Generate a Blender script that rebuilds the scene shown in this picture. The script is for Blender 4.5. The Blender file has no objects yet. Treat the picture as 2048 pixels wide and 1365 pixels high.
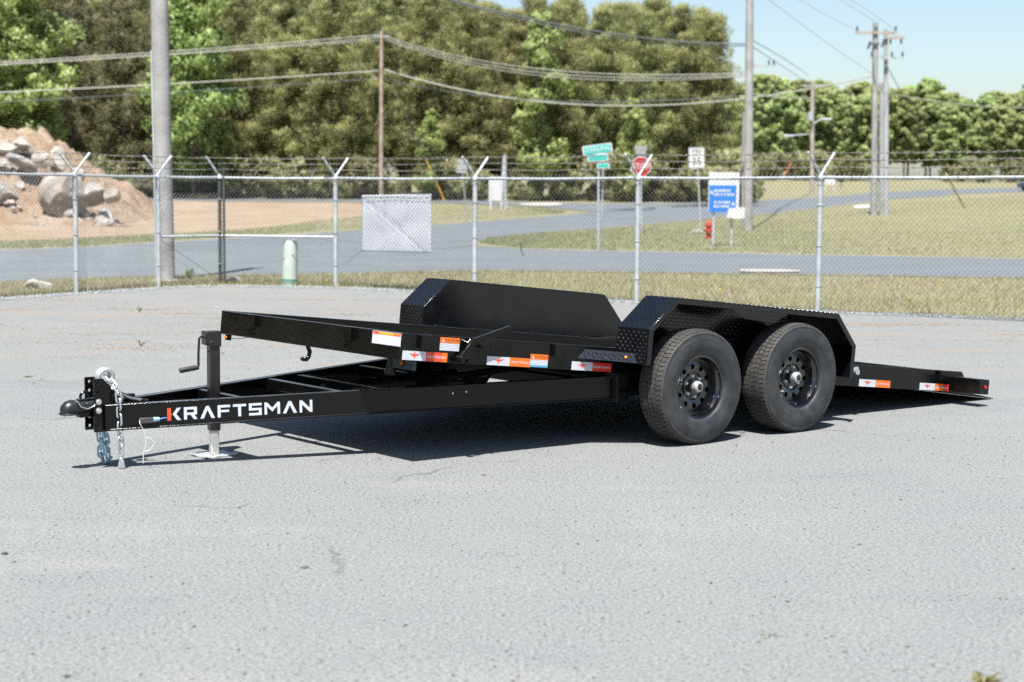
import bpy, bmesh, math, random
import numpy as np
from mathutils import Matrix, Vector

random.seed(7); RNG = np.random.default_rng(7)
S = bpy.context.scene
COL = S.collection
R = math.radians

# ------------------------------------------------------------------ camera
F_PX, HOR, CAM_H, ROLL = 3382.06, 376.573, 1.58, 0.00801
PITCH = math.atan2(682.5 - HOR, F_PX)
cam_d = bpy.data.cameras.new('camera'); cam = bpy.data.objects.new('camera', cam_d); COL.objects.link(cam)
cam_d.sensor_width = 36.0; cam_d.lens = F_PX / 2048 * 36.0
cam_d.clip_start = 0.1; cam_d.clip_end = 3000
cam_d.dof.use_dof = True; cam_d.dof.focus_distance = 10.8; cam_d.dof.aperture_fstop = 2.8
cam.matrix_world = Matrix.Translation((0, 0, CAM_H)) @ Matrix.Rotation(math.pi/2 - PITCH, 4, 'X') @ Matrix.Rotation(ROLL, 4, 'Z')
S.camera = cam

# ------------------------------------------------------------------ light
SUN = Vector((-0.085, -0.45, 1.0)).normalized()
ELEV = math.asin(SUN.z); AZ = math.atan2(SUN.x, SUN.y)
W = bpy.data.worlds.new('World'); S.world = W; W.use_nodes = True
wn = W.node_tree
sky = wn.nodes.new('ShaderNodeTexSky'); sky.sky_type = 'NISHITA'; sky.sun_disc = False
sky.sun_elevation = ELEV; sky.sun_rotation = AZ; sky.air_density = 1.0; sky.dust_density = 1.3; sky.ozone_density = 1.2; sky.altitude = 100
wn.links.new(sky.outputs[0], wn.nodes['Background'].inputs[0]); wn.nodes['Background'].inputs[1].default_value = 0.0585
sl = bpy.data.lights.new('sun', 'SUN'); sl.energy = 4.2; sl.angle = R(0.53); sl.color = (1.0, 0.965, 0.91)
so = bpy.data.objects.new('sun', sl); COL.objects.link(so); so.rotation_euler = SUN.to_track_quat('Z', 'Y').to_euler(); so.location = SUN*60

S.view_settings.view_transform = 'Standard'; S.view_settings.look = 'None'
S.view_settings.exposure = 1.55; S.view_settings.gamma = 1.0; S.view_settings.use_curve_mapping = False
S.render.engine = 'CYCLES'
S.cycles.use_denoising = False
try:
    S.cycles.denoiser = 'OPENIMAGEDENOISE'; S.cycles.denoising_input_passes = 'RGB_ALBEDO_NORMAL'; S.cycles.denoising_prefilter = 'ACCURATE'
except Exception: pass
S.cycles.max_bounces = 6; S.cycles.transparent_max_bounces = 8
S.cycles.sample_clamp_indirect = 6

# ------------------------------------------------------------------ terrain and pixel -> place
TK = [(-80, 0), (15, 0), (27, -.10), (72, -.10), (85, .10), (100, .5), (115, .7), (150, 1.15), (200, 2.4), (260, 3.8), (400, 4.5), (1600, 4.5)]
TX = np.array([k[0] for k in TK], float); TZ = np.array([k[1] for k in TK], float)
def T(y): return float(np.interp(y, TX, TZ))
def ray(px, py):
    X, Y = px - 1024, py - 682.5
    c, s = math.cos(ROLL), math.sin(ROLL)
    X, Y = c*X + s*Y, -s*X + c*Y
    return Vector((X/F_PX, math.cos(PITCH) - Y/F_PX*math.sin(PITCH), -(math.sin(PITCH) + Y/F_PX*math.cos(PITCH))))
def gnd(px, py, up=0.0):
    """where the sight line of a photo pixel meets the terrain"""
    d = ray(px, py); t0 = 3.0; t = 3.0
    while t < 600:
        if CAM_H + d.z*t <= T(d.y*t): break
        t0 = t; t += 0.5 + t*0.01
    for _ in range(40):
        m = (t0 + t)/2
        if CAM_H + d.z*m <= T(d.y*m): t = m
        else: t0 = m
    return Vector((d.x*t, d.y*t, T(d.y*t) + up))
def at(px, py, y):
    d = ray(px, py); t = y/d.y
    return Vector((d.x*t, y, CAM_H + d.z*t))

# ------------------------------------------------------------------ mesh helpers
class MB:
    def __init__(s): s.v = []; s.f = []
    def add(s, vs, fs, M=None):
        o = len(s.v)
        s.v += [tuple(M @ Vector(p)) for p in vs] if M is not None else [tuple(p) for p in vs]
        s.f += [tuple(i + o for i in f) for f in fs]; return s
    def box(s, x0, x1, y0, y1, z0, z1, M=None):
        x0, x1 = sorted((x0, x1)); y0, y1 = sorted((y0, y1)); z0, z1 = sorted((z0, z1))
        return s.add([(x0,y0,z0),(x1,y0,z0),(x1,y1,z0),(x0,y1,z0),(x0,y0,z1),(x1,y0,z1),(x1,y1,z1),(x0,y1,z1)],
                     [(0,3,2,1),(4,5,6,7),(0,1,5,4),(1,2,6,5),(2,3,7,6),(3,0,4,7)], M)
    def tube(s, pts, r, n=8, caps=True, closed=False):
        pts = [Vector(p) for p in pts]; N = len(pts)
        rs = r if isinstance(r, (list, tuple)) else [r]*N
        o = len(s.v); up = None
        for i, p in enumerate(pts):
            if closed: d = pts[(i+1) % N] - pts[i-1]
            else: d = pts[min(i+1, N-1)] - pts[max(i-1, 0)]
            d.normalize()
            if up is None:
                up = d.orthogonal().normalized()
            else:
                up = (up - d*up.dot(d))
                up = up.normalized() if up.length > 1e-6 else d.orthogonal().normalized()
            b = d.cross(up)
            for k in range(n):
                a = 2*math.pi*(k+.5)/n
                s.v.append(tuple(p + (up*math.cos(a) + b*math.sin(a))*rs[i]))
        for i in range(N if closed else N-1):
            j = (i+1) % N
            for k in range(n):
                l = (k+1) % n
                s.f.append((o+i*n+k, o+i*n+l, o+j*n+l, o+j*n+k))
        if caps and not closed:
            s.f.append(tuple(o+k for k in range(n-1, -1, -1))); s.f.append(tuple(o+(N-1)*n+k for k in range(n)))
        return s
    def lathe(s, prof, n=32, M=None):
        """prof: (radius, height) about the local z axis, open profile"""
        vs = []; fs = []; m = len(prof)
        for k in range(n):
            a = 2*math.pi*k/n
            for r, h in prof: vs.append((r*math.cos(a), r*math.sin(a), h))
        for k in range(n):
            l = (k+1) % n
            for i in range(m-1): fs.append((k*m+i, l*m+i, l*m+i+1, k*m+i+1))
        return s.add(vs, fs, M)
    def prism(s, poly, h0, h1, M=None):
        """poly: list of (x, y); extruded along z from h0 to h1"""
        n = len(poly)
        a = sum(poly[i][0]*poly[(i+1) % n][1] - poly[(i+1) % n][0]*poly[i][1] for i in range(n))
        if a < 0: poly = poly[::-1]
        return s.add([(x, y, h0) for x, y in poly] + [(x, y, h1) for x, y in poly],
                     [tuple(range(n-1, -1, -1)), tuple(range(n, 2*n))] + [(i, (i+1) % n, n+(i+1) % n, n+i) for i in range(n)], M)
    def build(s, name, mat, parent=None, smooth=35, bevel=0.0, seg=2):
        me = bpy.data.meshes.new(name); me.from_pydata(s.v, [], s.f); me.update()
        if smooth:
            me.polygons.foreach_set('use_smooth', [True]*len(me.polygons)); me.set_sharp_from_angle(angle=R(smooth))
        return link(name, me, mat, parent, bevel, seg)
def link(name, me, mat, parent=None, bevel=0.0, seg=2):
    if mat is not None and not me.materials: me.materials.append(mat)
    o = bpy.data.objects.new(name, me); COL.objects.link(o)
    if parent: o.parent = parent
    if bevel:
        b = o.modifiers.new('bevel', 'BEVEL'); b.width = bevel; b.segments = seg; b.limit_method = 'ANGLE'; b.angle_limit = R(40)
    return o
def np_mesh(name, V, Fc, mat, parent=None, smooth=False):
    V = np.asarray(V, np.float32); Fc = np.asarray(Fc, np.int32); k = Fc.shape[1]
    me = bpy.data.meshes.new(name); me.vertices.add(len(V)); me.vertices.foreach_set('co', V.ravel())
    me.loops.add(Fc.size); me.loops.foreach_set('vertex_index', Fc.ravel())
    me.polygons.add(len(Fc)); me.polygons.foreach_set('loop_start', np.arange(0, Fc.size, k, dtype=np.int32))
    me.update(calc_edges=True); me.validate()
    if smooth: me.polygons.foreach_set('use_smooth', [True]*len(me.polygons))
    return link(name, me, mat, parent)
def tag(o, label=None, cat=None, group=None, kind=None):
    if label: o['label'] = label
    if cat: o['category'] = cat
    if group: o['group'] = group
    if kind: o['kind'] = kind
    return o
def empty(name, loc=(0,0,0), rz=0.0):
    o = bpy.data.objects.new(name, None); COL.objects.link(o); o.location = loc; o.rotation_euler = (0,0,rz); return o
def copy_tree(o, parent=None):
    c = o.copy(); COL.objects.link(c); c.parent = parent
    for ch in list(o.children): copy_tree(ch, c)
    return c
def text_mesh(txt, size, depth=0.0):
    cu = bpy.data.curves.new('t', 'FONT'); cu.body = txt; cu.size = size; cu.align_x = 'CENTER'; cu.align_y = 'CENTER'; cu.extrude = depth
    o = bpy.data.objects.new('t', cu); COL.objects.link(o)
    dg = bpy.context.evaluated_depsgraph_get(); me = bpy.data.meshes.new_from_object(o.evaluated_get(dg))
    bpy.data.objects.remove(o); bpy.data.curves.remove(cu); return me

# ------------------------------------------------------------------ materials
DIM = 0.84          # one common factor on all non-foliage base colours, matched to the exposure
def M_(name, col, rough=.6, metal=0.0, var=0.0, scale=8.0, bump=0.0, bscale=None, spec=.5, col2=None, coat=0.0, island=0.0, objrand=0.0, trans=0.0, detail=5.0, coords='Object'):
    m = bpy.data.materials.new(name); m.use_nodes = True; nt = m.node_tree; N = nt.nodes; L = nt.links
    p = N['Principled BSDF']; p.inputs['Roughness'].default_value = rough; p.inputs['Metallic'].default_value = metal
    p.inputs['Specular IOR Level'].default_value = spec; p.inputs['Coat Weight'].default_value = coat
    if not trans or 'leaf' not in name and 'needle' not in name and 'leaves' not in name and 'growth' not in name:
        col = tuple(x*DIM for x in col); col2 = tuple(x*DIM for x in col2) if col2 else None
    c = (*col, 1)
    p.inputs['Base Color'].default_value = c
    tc = N.new('ShaderNodeTexCoord'); out = None
    if var or col2:
        nz = N.new('ShaderNodeTexNoise'); nz.inputs['Scale'].default_value = scale; nz.inputs['Detail'].default_value = detail
        L.new(tc.outputs[coords], nz.inputs['Vector'])
        mx = N.new('ShaderNodeMix'); mx.data_type = 'RGBA'
        lo = [max(0, x*(1-var)) for x in c[:3]]; hi = [x*(1+var) for x in (col2 or c[:3])]
        mr = N.new('ShaderNodeMapRange'); mr.inputs[1].default_value = .3; mr.inputs[2].default_value = .7
        L.new(nz.outputs['Fac'], mr.inputs[0]); L.new(mr.outputs[0], mx.inputs['Factor'])
        mx.inputs['A'].default_value = (*lo, 1); mx.inputs['B'].default_value = (*hi, 1)
        out = mx.outputs['Result']
    if island or objrand:
        hs = N.new('ShaderNodeHueSaturation')
        if out: L.new(out, hs.inputs['Color'])
        else: hs.inputs['Color'].default_value = c
        val = None
        for src, amt in ((('ShaderNodeNewGeometry', 'Random Per Island'), island), (('ShaderNodeObjectInfo', 'Random'), objrand)):
            if not amt: continue
            g = N.new(src[0]); mr2 = N.new('ShaderNodeMapRange'); mr2.inputs[3].default_value = 1-amt; mr2.inputs[4].default_value = 1+amt
            L.new(g.outputs[src[1]], mr2.inputs[0])
            if val is None: val = mr2.outputs[0]
            else:
                ml = N.new('ShaderNodeMath'); ml.operation = 'MULTIPLY'; L.new(val, ml.inputs[0]); L.new(mr2.outputs[0], ml.inputs[1]); val = ml.outputs[0]
        L.new(val, hs.inputs['Value'])
        if objrand:
            g = N.new('ShaderNodeObjectInfo'); mr3 = N.new('ShaderNodeMapRange'); mr3.inputs[3].default_value = .485; mr3.inputs[4].default_value = .515
            L.new(g.outputs['Random'], mr3.inputs[0]); L.new(mr3.outputs[0], hs.inputs['Hue'])
        out = hs.outputs['Color']
    if out: L.new(out, p.inputs['Base Color'])
    if bump:
        nb = N.new('ShaderNodeTexNoise'); nb.inputs['Scale'].default_value = bscale or scale; nb.inputs['Detail'].default_value = 6
        L.new(tc.outputs[coords], nb.inputs['Vector'])
        bp = N.new('ShaderNodeBump'); bp.inputs['Strength'].default_value = bump; bp.inputs['Distance'].default_value = .02
        L.new(nb.outputs['Fac'], bp.inputs['Height']); L.new(bp.outputs[0], p.inputs['Normal'])
    if trans:
        tr = N.new('ShaderNodeBsdfTranslucent'); ms = N.new('ShaderNodeMixShader'); ms.inputs[0].default_value = trans
        if out: L.new(out, tr.inputs[0])
        else: tr.inputs[0].default_value = c
        L.new(p.outputs[0], ms.inputs[1]); L.new(tr.outputs[0], ms.inputs[2]); L.new(ms.outputs[0], N['Material Output'].inputs[0])
    return m

class NT:
    """tiny node-graph helper for the ground materials (world coordinates)"""
    def __init__(s, name, rough=.9):
        s.m = bpy.data.materials.new(name); s.m.use_nodes = True; s.N = s.m.node_tree.nodes; s.L = s.m.node_tree.links
        s.p = s.N['Principled BSDF']; s.p.inputs['Roughness'].default_value = rough; s.p.inputs['Specular IOR Level'].default_value = .25
        s.pos = s.N.new('ShaderNodeNewGeometry').outputs['Position']
    def map(s, sc=(1,1,1), rot=0.0):
        n = s.N.new('ShaderNodeMapping'); n.inputs['Scale'].default_value = sc; n.inputs['Rotation'].default_value = (0,0,rot); s.L.new(s.pos, n.inputs[0]); return n.outputs[0]
    def noise(s, scale, detail=4, rough=.55, vec=None):
        n = s.N.new('ShaderNodeTexNoise'); n.inputs['Scale'].default_value = scale; n.inputs['Detail'].default_value = detail; n.inputs['Roughness'].default_value = rough
        s.L.new(vec or s.pos, n.inputs['Vector']); return n.outputs['Fac']
    def vor(s, scale, vec=None, out='Distance'):
        n = s.N.new('ShaderNodeTexVoronoi'); n.inputs['Scale'].default_value = scale; s.L.new(vec or s.pos, n.inputs['Vector']); return n.outputs[out]
    def ramp(s, x, a, b, lo=0.0, hi=1.0):
        n = s.N.new('ShaderNodeMapRange'); n.interpolation_type = 'SMOOTHSTEP'
        for i, v in ((1, a), (2, b), (3, lo), (4, hi)): n.inputs[i].default_value = v
        s.L.new(x, n.inputs[0]); return n.outputs[0]
    def mul(s, a, b, op='MULTIPLY'):
        n = s.N.new('ShaderNodeMath'); n.operation = op
        for i, v in enumerate((a, b)):
            if isinstance(v, (int, float)): n.inputs[i].default_value = v
            else: s.L.new(v, n.inputs[i])
        return n.outputs[0]
    def mix(s, fac, a, b, blend='MIX'):
        n = s.N.new('ShaderNodeMix'); n.data_type = 'RGBA'; n.blend_type = blend
        if isinstance(fac, (int, float)): n.inputs['Factor'].default_value = fac
        else: s.L.new(fac, n.inputs['Factor'])
        for k, v in (('A', a), ('B', b)):
            if isinstance(v, tuple): n.inputs[k].default_value = (*[q*DIM for q in v], 1)
            else: s.L.new(v, n.inputs[k])
        return n.outputs['Result']
    def grey(s, x):
        n = s.N.new('ShaderNodeCombineColor')
        for i in range(3): s.L.new(x, n.inputs[i])
        return n.outputs[0]
    def sep(s):
        n = s.N.new('ShaderNodeSeparateXYZ'); s.L.new(s.pos, n.inputs[0]); return n.outputs
    def done(s, col, height=None, strength=.4, dist=.01):
        s.L.new(col, s.p.inputs['Base Color'])
        if height is not None:
            b = s.N.new('ShaderNodeBump'); b.inputs['Strength'].default_value = strength; b.inputs['Distance'].default_value = dist
            s.L.new(height, b.inputs['Height']); s.L.new(b.outputs[0], s.p.inputs['Normal'])
        return s.m

def lot_material():
    g = NT('lot_asphalt', .92)
    big = g.noise(.35, 3); mid = g.noise(2.2, 4); coarse = g.noise(60, 4, .85); fine = g.noise(110, 3, .85)
    c = g.mix(g.ramp(big, .3, .7), (.182, .191, .188), (.208, .216, .210))
    c = g.mix(g.ramp(mid, .35, .75, 0, .4), c, (.158, .168, .170))
    # worn pale patches and darker damp ones
    pale = g.ramp(g.noise(1.1, 5, .6, g.map((.6, 1.6, 1))), .56, .70, 0, .45)
    c = g.mix(pale, c, (.252, .247, .232))
    c = g.mix(g.ramp(g.noise(.7, 5, .65, g.map((.7, 1.2, 1), 1.1)), .56, .70, 0, .5), c, (.128, .140, .145))
    # exposed aggregate
    c = g.mix(g.ramp(coarse, .38, .62, 0, 1), g.mix(.48, c, (.045, .05, .053)), g.mix(.30, c, (.39, .40, .40)))
    c = g.mix(g.ramp(fine, .54, .70, 0, .7), c, (.060, .065, .068))
    c = g.mix(g.ramp(g.noise(70, 3, .8, g.map((1, 1, 1), 2.0)), .62, .76, 0, .6), c, (.40, .41, .41))
    # dark and rusty flecks of loose stone
    f1 = g.ramp(g.vor(27), .21, .13); sel = g.ramp(g.noise(2.4, 3), .40, .58)
    c = g.mix(g.mul(g.mul(f1, sel), .7), c, (.038, .032, .032))
    f2 = g.ramp(g.vor(17, g.map((1, 1, 1), .7)), .11, .07)
    c = g.mix(g.mul(f2, .75), c, (.070, .034, .030))
    # faint wandering cracks
    n = g.N.new('ShaderNodeTexVoronoi'); n.feature = 'DISTANCE_TO_EDGE'; n.inputs['Scale'].default_value = .32
    wv = g.N.new('ShaderNodeVectorMath'); wv.operation = 'MULTIPLY_ADD'; nz = g.N.new('ShaderNodeTexNoise'); nz.inputs['Scale'].default_value = 1.3; nz.inputs['Detail'].default_value = 5
    g.L.new(g.pos, nz.inputs['Vector']); g.L.new(nz.outputs['Color'], wv.inputs[0]); wv.inputs[1].default_value = (1.1, 1.1, 0); g.L.new(g.pos, wv.inputs[2]); g.L.new(wv.outputs[0], n.inputs['Vector'])
    cr = g.mul(g.ramp(n.outputs['Distance'], .006, .001), g.ramp(g.noise(.5, 3), .50, .60))
    c = g.mix(g.mul(cr, .55), c, (.05, .05, .048))
    # washed-in sandy dirt and pine straw towards the back of the lot
    y = g.sep()[1]
    back = g.ramp(y, 12.5, 18)
    st = g.ramp(g.noise(.8, 6, .62, g.map((.55, 1.5, 1), .25)), .52, .66)
    stf = g.ramp(g.noise(7, 4, .6), .38, .62)
    c = g.mix(g.mul(g.mul(g.mul(st, stf), back), .8), c, (.275, .195, .13))
    c = g.mix(g.mul(back, .2), c, (.195, .19, .172))
    h = g.mul(g.mul(fine, .5), coarse, 'ADD')
    return g.done(c, h, .3, .004)
def road_material():
    g = NT('road_asphalt', .88)
    c = g.mix(g.ramp(g.noise(.5, 4), .3, .7), (.122, .142, .155), (.142, .160, .171))
    c = g.mix(g.ramp(g.noise(40, 3, .7), .35, .65), g.mix(.2, c, (.1, .1, .11)), c)
    c = g.mix(g.ramp(g.noise(.9, 4, .6, g.map((.25, 1.6, 1))), .58, .66, 0, .25), c, (.18, .188, .188))
    return g.done(c, g.noise(60, 3), .3, .005)
def grass_ground():
    g = NT('dry_turf', .95)
    c = g.mix(g.ramp(g.noise(.45, 4, .6, g.map((.45, 1.0, 1))), .36, .66), (.270, .245, .155), (.188, .200, .092))
    c = g.mix(g.ramp(g.noise(2.5, 4, .6), .4, .7), c, (.235, .205, .135))
    c = g.mix(g.ramp(g.noise(14, 4, .7), .35, .65), g.mix(.3, c, (.11, .105, .055)), c)
    return g.done(c, g.noise(18, 5, .7), .9, .04)
def dirt_material():
    g = NT('sandy_dirt', .95)
    c = g.mix(g.ramp(g.noise(.4, 5, .6), .35, .65), (.285, .215, .145), (.335, .275, .205))
    c = g.mix(g.ramp(g.noise(1.6, 5, .65), .55, .7, 0, .7), c, (.225, .14, .085))
    c = g.mix(g.ramp(g.noise(1.0, 4, .6, g.map((.5, 1, 1), .4)), .62, .7, 0, .7), c, (.20, .19, .10))
    c = g.mix(g.ramp(g.noise(9, 4, .7), .4, .7), g.mix(.3, c, (.16, .10, .065)), c)
    return g.done(c, g.noise(6, 6, .7), .8, .06)

m_lot, m_road, m_turf, m_dirt = lot_material(), road_material(), grass_ground(), dirt_material()
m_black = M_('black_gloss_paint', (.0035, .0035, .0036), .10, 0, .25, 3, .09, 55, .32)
def dusty(m, lo, hi, dust):
    nt = m.node_tree; N, L = nt.nodes, nt.links; p = N['Principled BSDF']; tc = N.new('ShaderNodeTexCoord')
    a = N.new('ShaderNodeTexNoise'); a.inputs['Scale'].default_value = 5; a.inputs['Detail'].default_value = 6; L.new(tc.outputs['Object'], a.inputs['Vector'])
    r = N.new('ShaderNodeMapRange'); r.inputs[1].default_value = .35; r.inputs[2].default_value = .7; r.inputs[3].default_value = lo; r.inputs[4].default_value = hi; L.new(a.outputs['Fac'], r.inputs[0]); L.new(r.outputs[0], p.inputs['Roughness'])
    b = N.new('ShaderNodeTexNoise'); b.inputs['Scale'].default_value = 2.3; b.inputs['Detail'].default_value = 8; b.inputs['Roughness'].default_value = .7; L.new(tc.outputs['Object'], b.inputs['Vector'])
    f = N.new('ShaderNodeMapRange'); f.inputs[1].default_value = .5; f.inputs[2].default_value = .75; f.inputs[4].default_value = dust; L.new(b.outputs['Fac'], f.inputs[0])
    mx = N.new('ShaderNodeMix'); mx.data_type = 'RGBA'; mx.inputs['B'].default_value = (.10, .085, .065, 1)
    src = p.inputs['Base Color'].links[0].from_socket if p.inputs['Base Color'].links else None
    if src: L.new(src, mx.inputs['A'])
    else: mx.inputs['A'].default_value = p.inputs['Base Color'].default_value
    L.new(f.outputs[0], mx.inputs['Factor']); L.new(mx.outputs['Result'], p.inputs['Base Color'])
dusty(m_black, .13, .26, .02)
def sky_sheen(m, amt, col):  # upward faces tinted pale blue: sky sheen painted into the base colour
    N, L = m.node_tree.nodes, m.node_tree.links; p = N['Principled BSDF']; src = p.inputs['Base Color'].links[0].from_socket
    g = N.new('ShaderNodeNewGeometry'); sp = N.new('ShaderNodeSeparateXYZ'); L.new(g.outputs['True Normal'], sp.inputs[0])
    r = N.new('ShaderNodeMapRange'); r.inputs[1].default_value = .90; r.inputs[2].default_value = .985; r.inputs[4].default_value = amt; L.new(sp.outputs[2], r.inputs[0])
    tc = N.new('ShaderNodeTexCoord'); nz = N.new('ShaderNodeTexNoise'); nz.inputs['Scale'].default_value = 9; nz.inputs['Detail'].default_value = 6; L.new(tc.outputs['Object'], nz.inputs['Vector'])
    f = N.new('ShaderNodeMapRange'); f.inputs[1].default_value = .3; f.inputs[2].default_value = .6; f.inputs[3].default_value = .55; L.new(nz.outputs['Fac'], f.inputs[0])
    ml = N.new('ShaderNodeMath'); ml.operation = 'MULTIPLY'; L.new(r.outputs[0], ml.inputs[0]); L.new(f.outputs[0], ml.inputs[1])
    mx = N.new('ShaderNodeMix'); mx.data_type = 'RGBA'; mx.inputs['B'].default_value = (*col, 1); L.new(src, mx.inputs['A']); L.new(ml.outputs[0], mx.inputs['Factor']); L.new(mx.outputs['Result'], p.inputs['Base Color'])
sky_sheen(m_black, .6, (.105, .125, .155))
m_deck = M_('black_deck_steel', (.006, .006, .006), .5, 0, .3, 6, .0, 40, .0)
m_plate = M_('black_tread_plate', (.004, .0045, .006), .20, 0, .2, 10, .012, 70, .36)
m_plate.node_tree.nodes['Principled BSDF'].inputs['Specular IOR Level'].default_value = .55; dusty(m_plate, .10, .24, .025)
m_step = M_('sky_lit_tread_plate', (.011, .014, .020), .13, 0, .2, 10, .0, 70, .42); dusty(m_deck, .4, .6, .02)  # step: lighter bluish base paints in the sky reflected on the plate
m_dark = M_('undercarriage_black', (.006, .006, .006), .5)
m_rubber = M_('tyre_rubber', (.024, .026, .029), .50, 0, .4, 9, .10, 120, .42, col2=(.034, .036, .039))
m_tread = M_('tyre_tread', (.054, .051, .048), .75, 0, .3, 25, .15, 150, .3)
m_rim = M_('black_wheel_enamel', (.004, .004, .0045), .06, 0, 0, 1, 0, None, .6, coat=.8)
dusty(m_rubber, .38, .6, .12)
m_zinc = M_('bright_zinc', (.68, .70, .73), .34, .85, .15, 40)
m_hub = M_('hub_zinc', (.58, .58, .57), .42, .6, .1, 40)
m_lug = M_('bright_lug', (.62, .63, .65), .45, .3)
m_galv = M_('galvanised_steel', (.44, .475, .49), .55, .25, .18, 6, .05, 60)
m_galv_d = M_('dark_weathered_post', (.075, .08, .076), .6, .2, .3, 8)
m_wire = M_('fence_wire', (.26, .255, .245), .55, .3, .3, 3)
m_wire_r = M_('rusty_barbed_wire', (.24, .215, .20), .6, .4, .4, 4)
m_white = M_('decal_white', (.60, .62, .66), .35, 0, .05, 30)
m_letter = M_('lettering_silver_white', (.56, .61, .70), .35, 0, .05, 30)
m_red = M_('decal_red', (.72, .035, .018), .35)
m_redor = M_('decal_vermilion', (.80, .075, .022), .35)
m_orange = M_('decal_orange', (.86, .17, .012), .38)
m_amber = M_('amber_lens', (.9, .26, .01), .15, coat=.5)
m_redlens = M_('red_lens', (.5, .01, .01), .12, coat=.5)
m_ink = M_('print_black', (.02, .02, .02), .5)
m_pole_c = M_('weathered_grey_pole', (.31, .308, .298), .85, 0, .22, 2.5, .35, 14)
m_pole_w = M_('brown_wood_pole', (.31, .205, .135), .85, 0, .25, 2, .3, 20, col2=(.34, .29, .245))
m_arm = M_('pale_weathered_wood', (.36, .315, .28), .85, 0, .2, 3, .3, 20)
m_conc = M_('concrete', (.33, .315, .29), .9, 0, .15, 5, .2, 20)
m_steel_w = M_('pale_steel_pole', (.42, .45, .48), .5, .2, .1, 4)
m_cable = M_('aluminium_cable', (.46, .455, .42), .55, .1)
m_cable_d = M_('dark_cable', (.14, .155, .18), .6)
m_insul = M_('insulator', (.09, .10, .12), .35)
m_rock = M_('pale_boulder', (.27, .235, .195), .9, 0, .25, 1.3, .9, 4, col2=(.38, .35, .31))
m_rock2 = M_('grey_boulder', (.21, .205, .195), .9, 0, .25, 1.3, .9, 4, col2=(.33, .31, .285))
m_gravel = M_('gravel', (.25, .275, .29), .9, 0, .2, 30, island=.35)
m_pebble = M_('loose_stone', (.10, .08, .075), .9, island=.7)
m_straw = M_('pine_straw', (.31, .205, .12), .9, island=.4)
m_grass = M_('dry_grass_blades', (.350, .335, .215), .8, 0, .25, .5, col2=(.245, .285, .138), island=.25, trans=.3, coords='Object', detail=4)
m_verge = M_('verge_grass_blades', (.43, .375, .245), .8, 0, .25, .6, col2=(.30, .30, .155), island=.25, trans=.3, detail=4)
m_weed = M_('green_weed', (.20, .24, .10), .7, island=.3, trans=.3)
m_flower = M_('yellow_flower', (.85, .55, .03), .6)
m_pine = M_('pine_needles', (.26, .282, .108), .5, 0, .2, .5, col2=(.355, .358, .158), island=.22, objrand=.10, trans=.5)
m_pine_d = M_('dark_pine_needles', (.205, .198, .098), .6, 0, .2, .9, col2=(.26, .245, .135), island=.22, objrand=.10, trans=.45)
m_leaf = M_('fresh_leaves', (.26, .345, .095), .5, 0, .2, .8, col2=(.35, .42, .16), island=.22, objrand=.08, trans=.5)
m_leaf_far = M_('mixed_wood_leaves', (.27, .345, .12), .55, 0, .25, .35, col2=(.365, .415, .175), island=.2, objrand=.15, trans=.5)
m_brush = M_('undergrowth', (.165, .185, .066), .6, 0, .35, .8, col2=(.235, .225, .11), island=.35, objrand=.25, trans=.25)
m_bark = M_('bark', (.16, .125, .10), .9, 0, .3, 3, .4, 12)
m_sign_w = M_('sign_white', (.60, .62, .62), .4)
m_sign_g = M_('street_sign_green', (.04, .42, .36), .4)
m_sign_b = M_('sign_blue', (.02, .18, .62), .4)
m_sign_back = M_('sign_back_aluminium', (.42, .42, .42), .45, .4)
m_stop = M_('stop_red', (.36, .015, .02), .4)
m_yellow = M_('yellow_guard', (.62, .36, .02), .45)
m_hyd = M_('hydrant_red', (.42, .045, .03), .4)
m_pvc = M_('pale_green_plastic', (.42, .475, .44), .5, 0, .1, 5)
m_pvc_b = M_('green_band', (.05, .28, .14), .5)
m_tarp = M_('white_banner_cloth', (.64, .68, .72), .7, 0, .06, 3, trans=.12)
m_car = M_('dark_car_paint', (.02, .022, .03), .2, coat=.5)
m_galvfoot = M_('zinc_leg', (.55, .56, .55), .4, .5, .1, 20)
m_bluecord = M_('blue_cord', (.03, .2, .6), .5)

# ------------------------------------------------------------------ the ground
def sheet_grid(name, xs, ys, mat, up=0.0):
    xs = np.asarray(xs, float); ys = np.asarray(ys, float)
    V = [(x, y, T(y)+up) for y in ys for x in xs]; n = len(xs)
    Fq = [(j*n+i, j*n+i+1, (j+1)*n+i+1, (j+1)*n+i) for j in range(len(ys)-1) for i in range(n-1)]
    return tag(np_mesh(name, V, Fq, mat), kind='structure')
sheet_grid('ground', [-900, -120, -40, 0, 40, 120, 900], [-80, 15, 27, 72, 85, 100, 115, 150, 200, 260, 400, 1600], m_turf, -.012)

def strip(name, near, far, mat, up, n=60, rows=8):
    """sheet between two photo-traced edges, subdivided so it follows the terrain"""
    near = [gnd(*p) if not isinstance(p, Vector) else p for p in near]; far = [gnd(*p) if not isinstance(p, Vector) else p for p in far]
    def resample(L, n):
        d = [0]
        for a, b in zip(L, L[1:]): d.append(d[-1] + (b-a).length)
        return [Vector((np.interp(t, d, [p.x for p in L]), np.interp(t, d, [p.y for p in L]), 0)) for t in np.linspace(0, d[-1], n)]
    A, B = resample(near, n), resample(far, n)
    V = []; Fq = []
    for i in range(n):
        for j in range(rows+1):
            p = A[i].lerp(B[i], j/rows); V.append((p.x, p.y, T(p.y)+up))
    k = rows+1
    for i in range(n-1):
        for j in range(rows): Fq.append((i*k+j, (i+1)*k+j, (i+1)*k+j+1, i*k+j+1))
    return np_mesh(name, V, Fq, mat)

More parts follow.
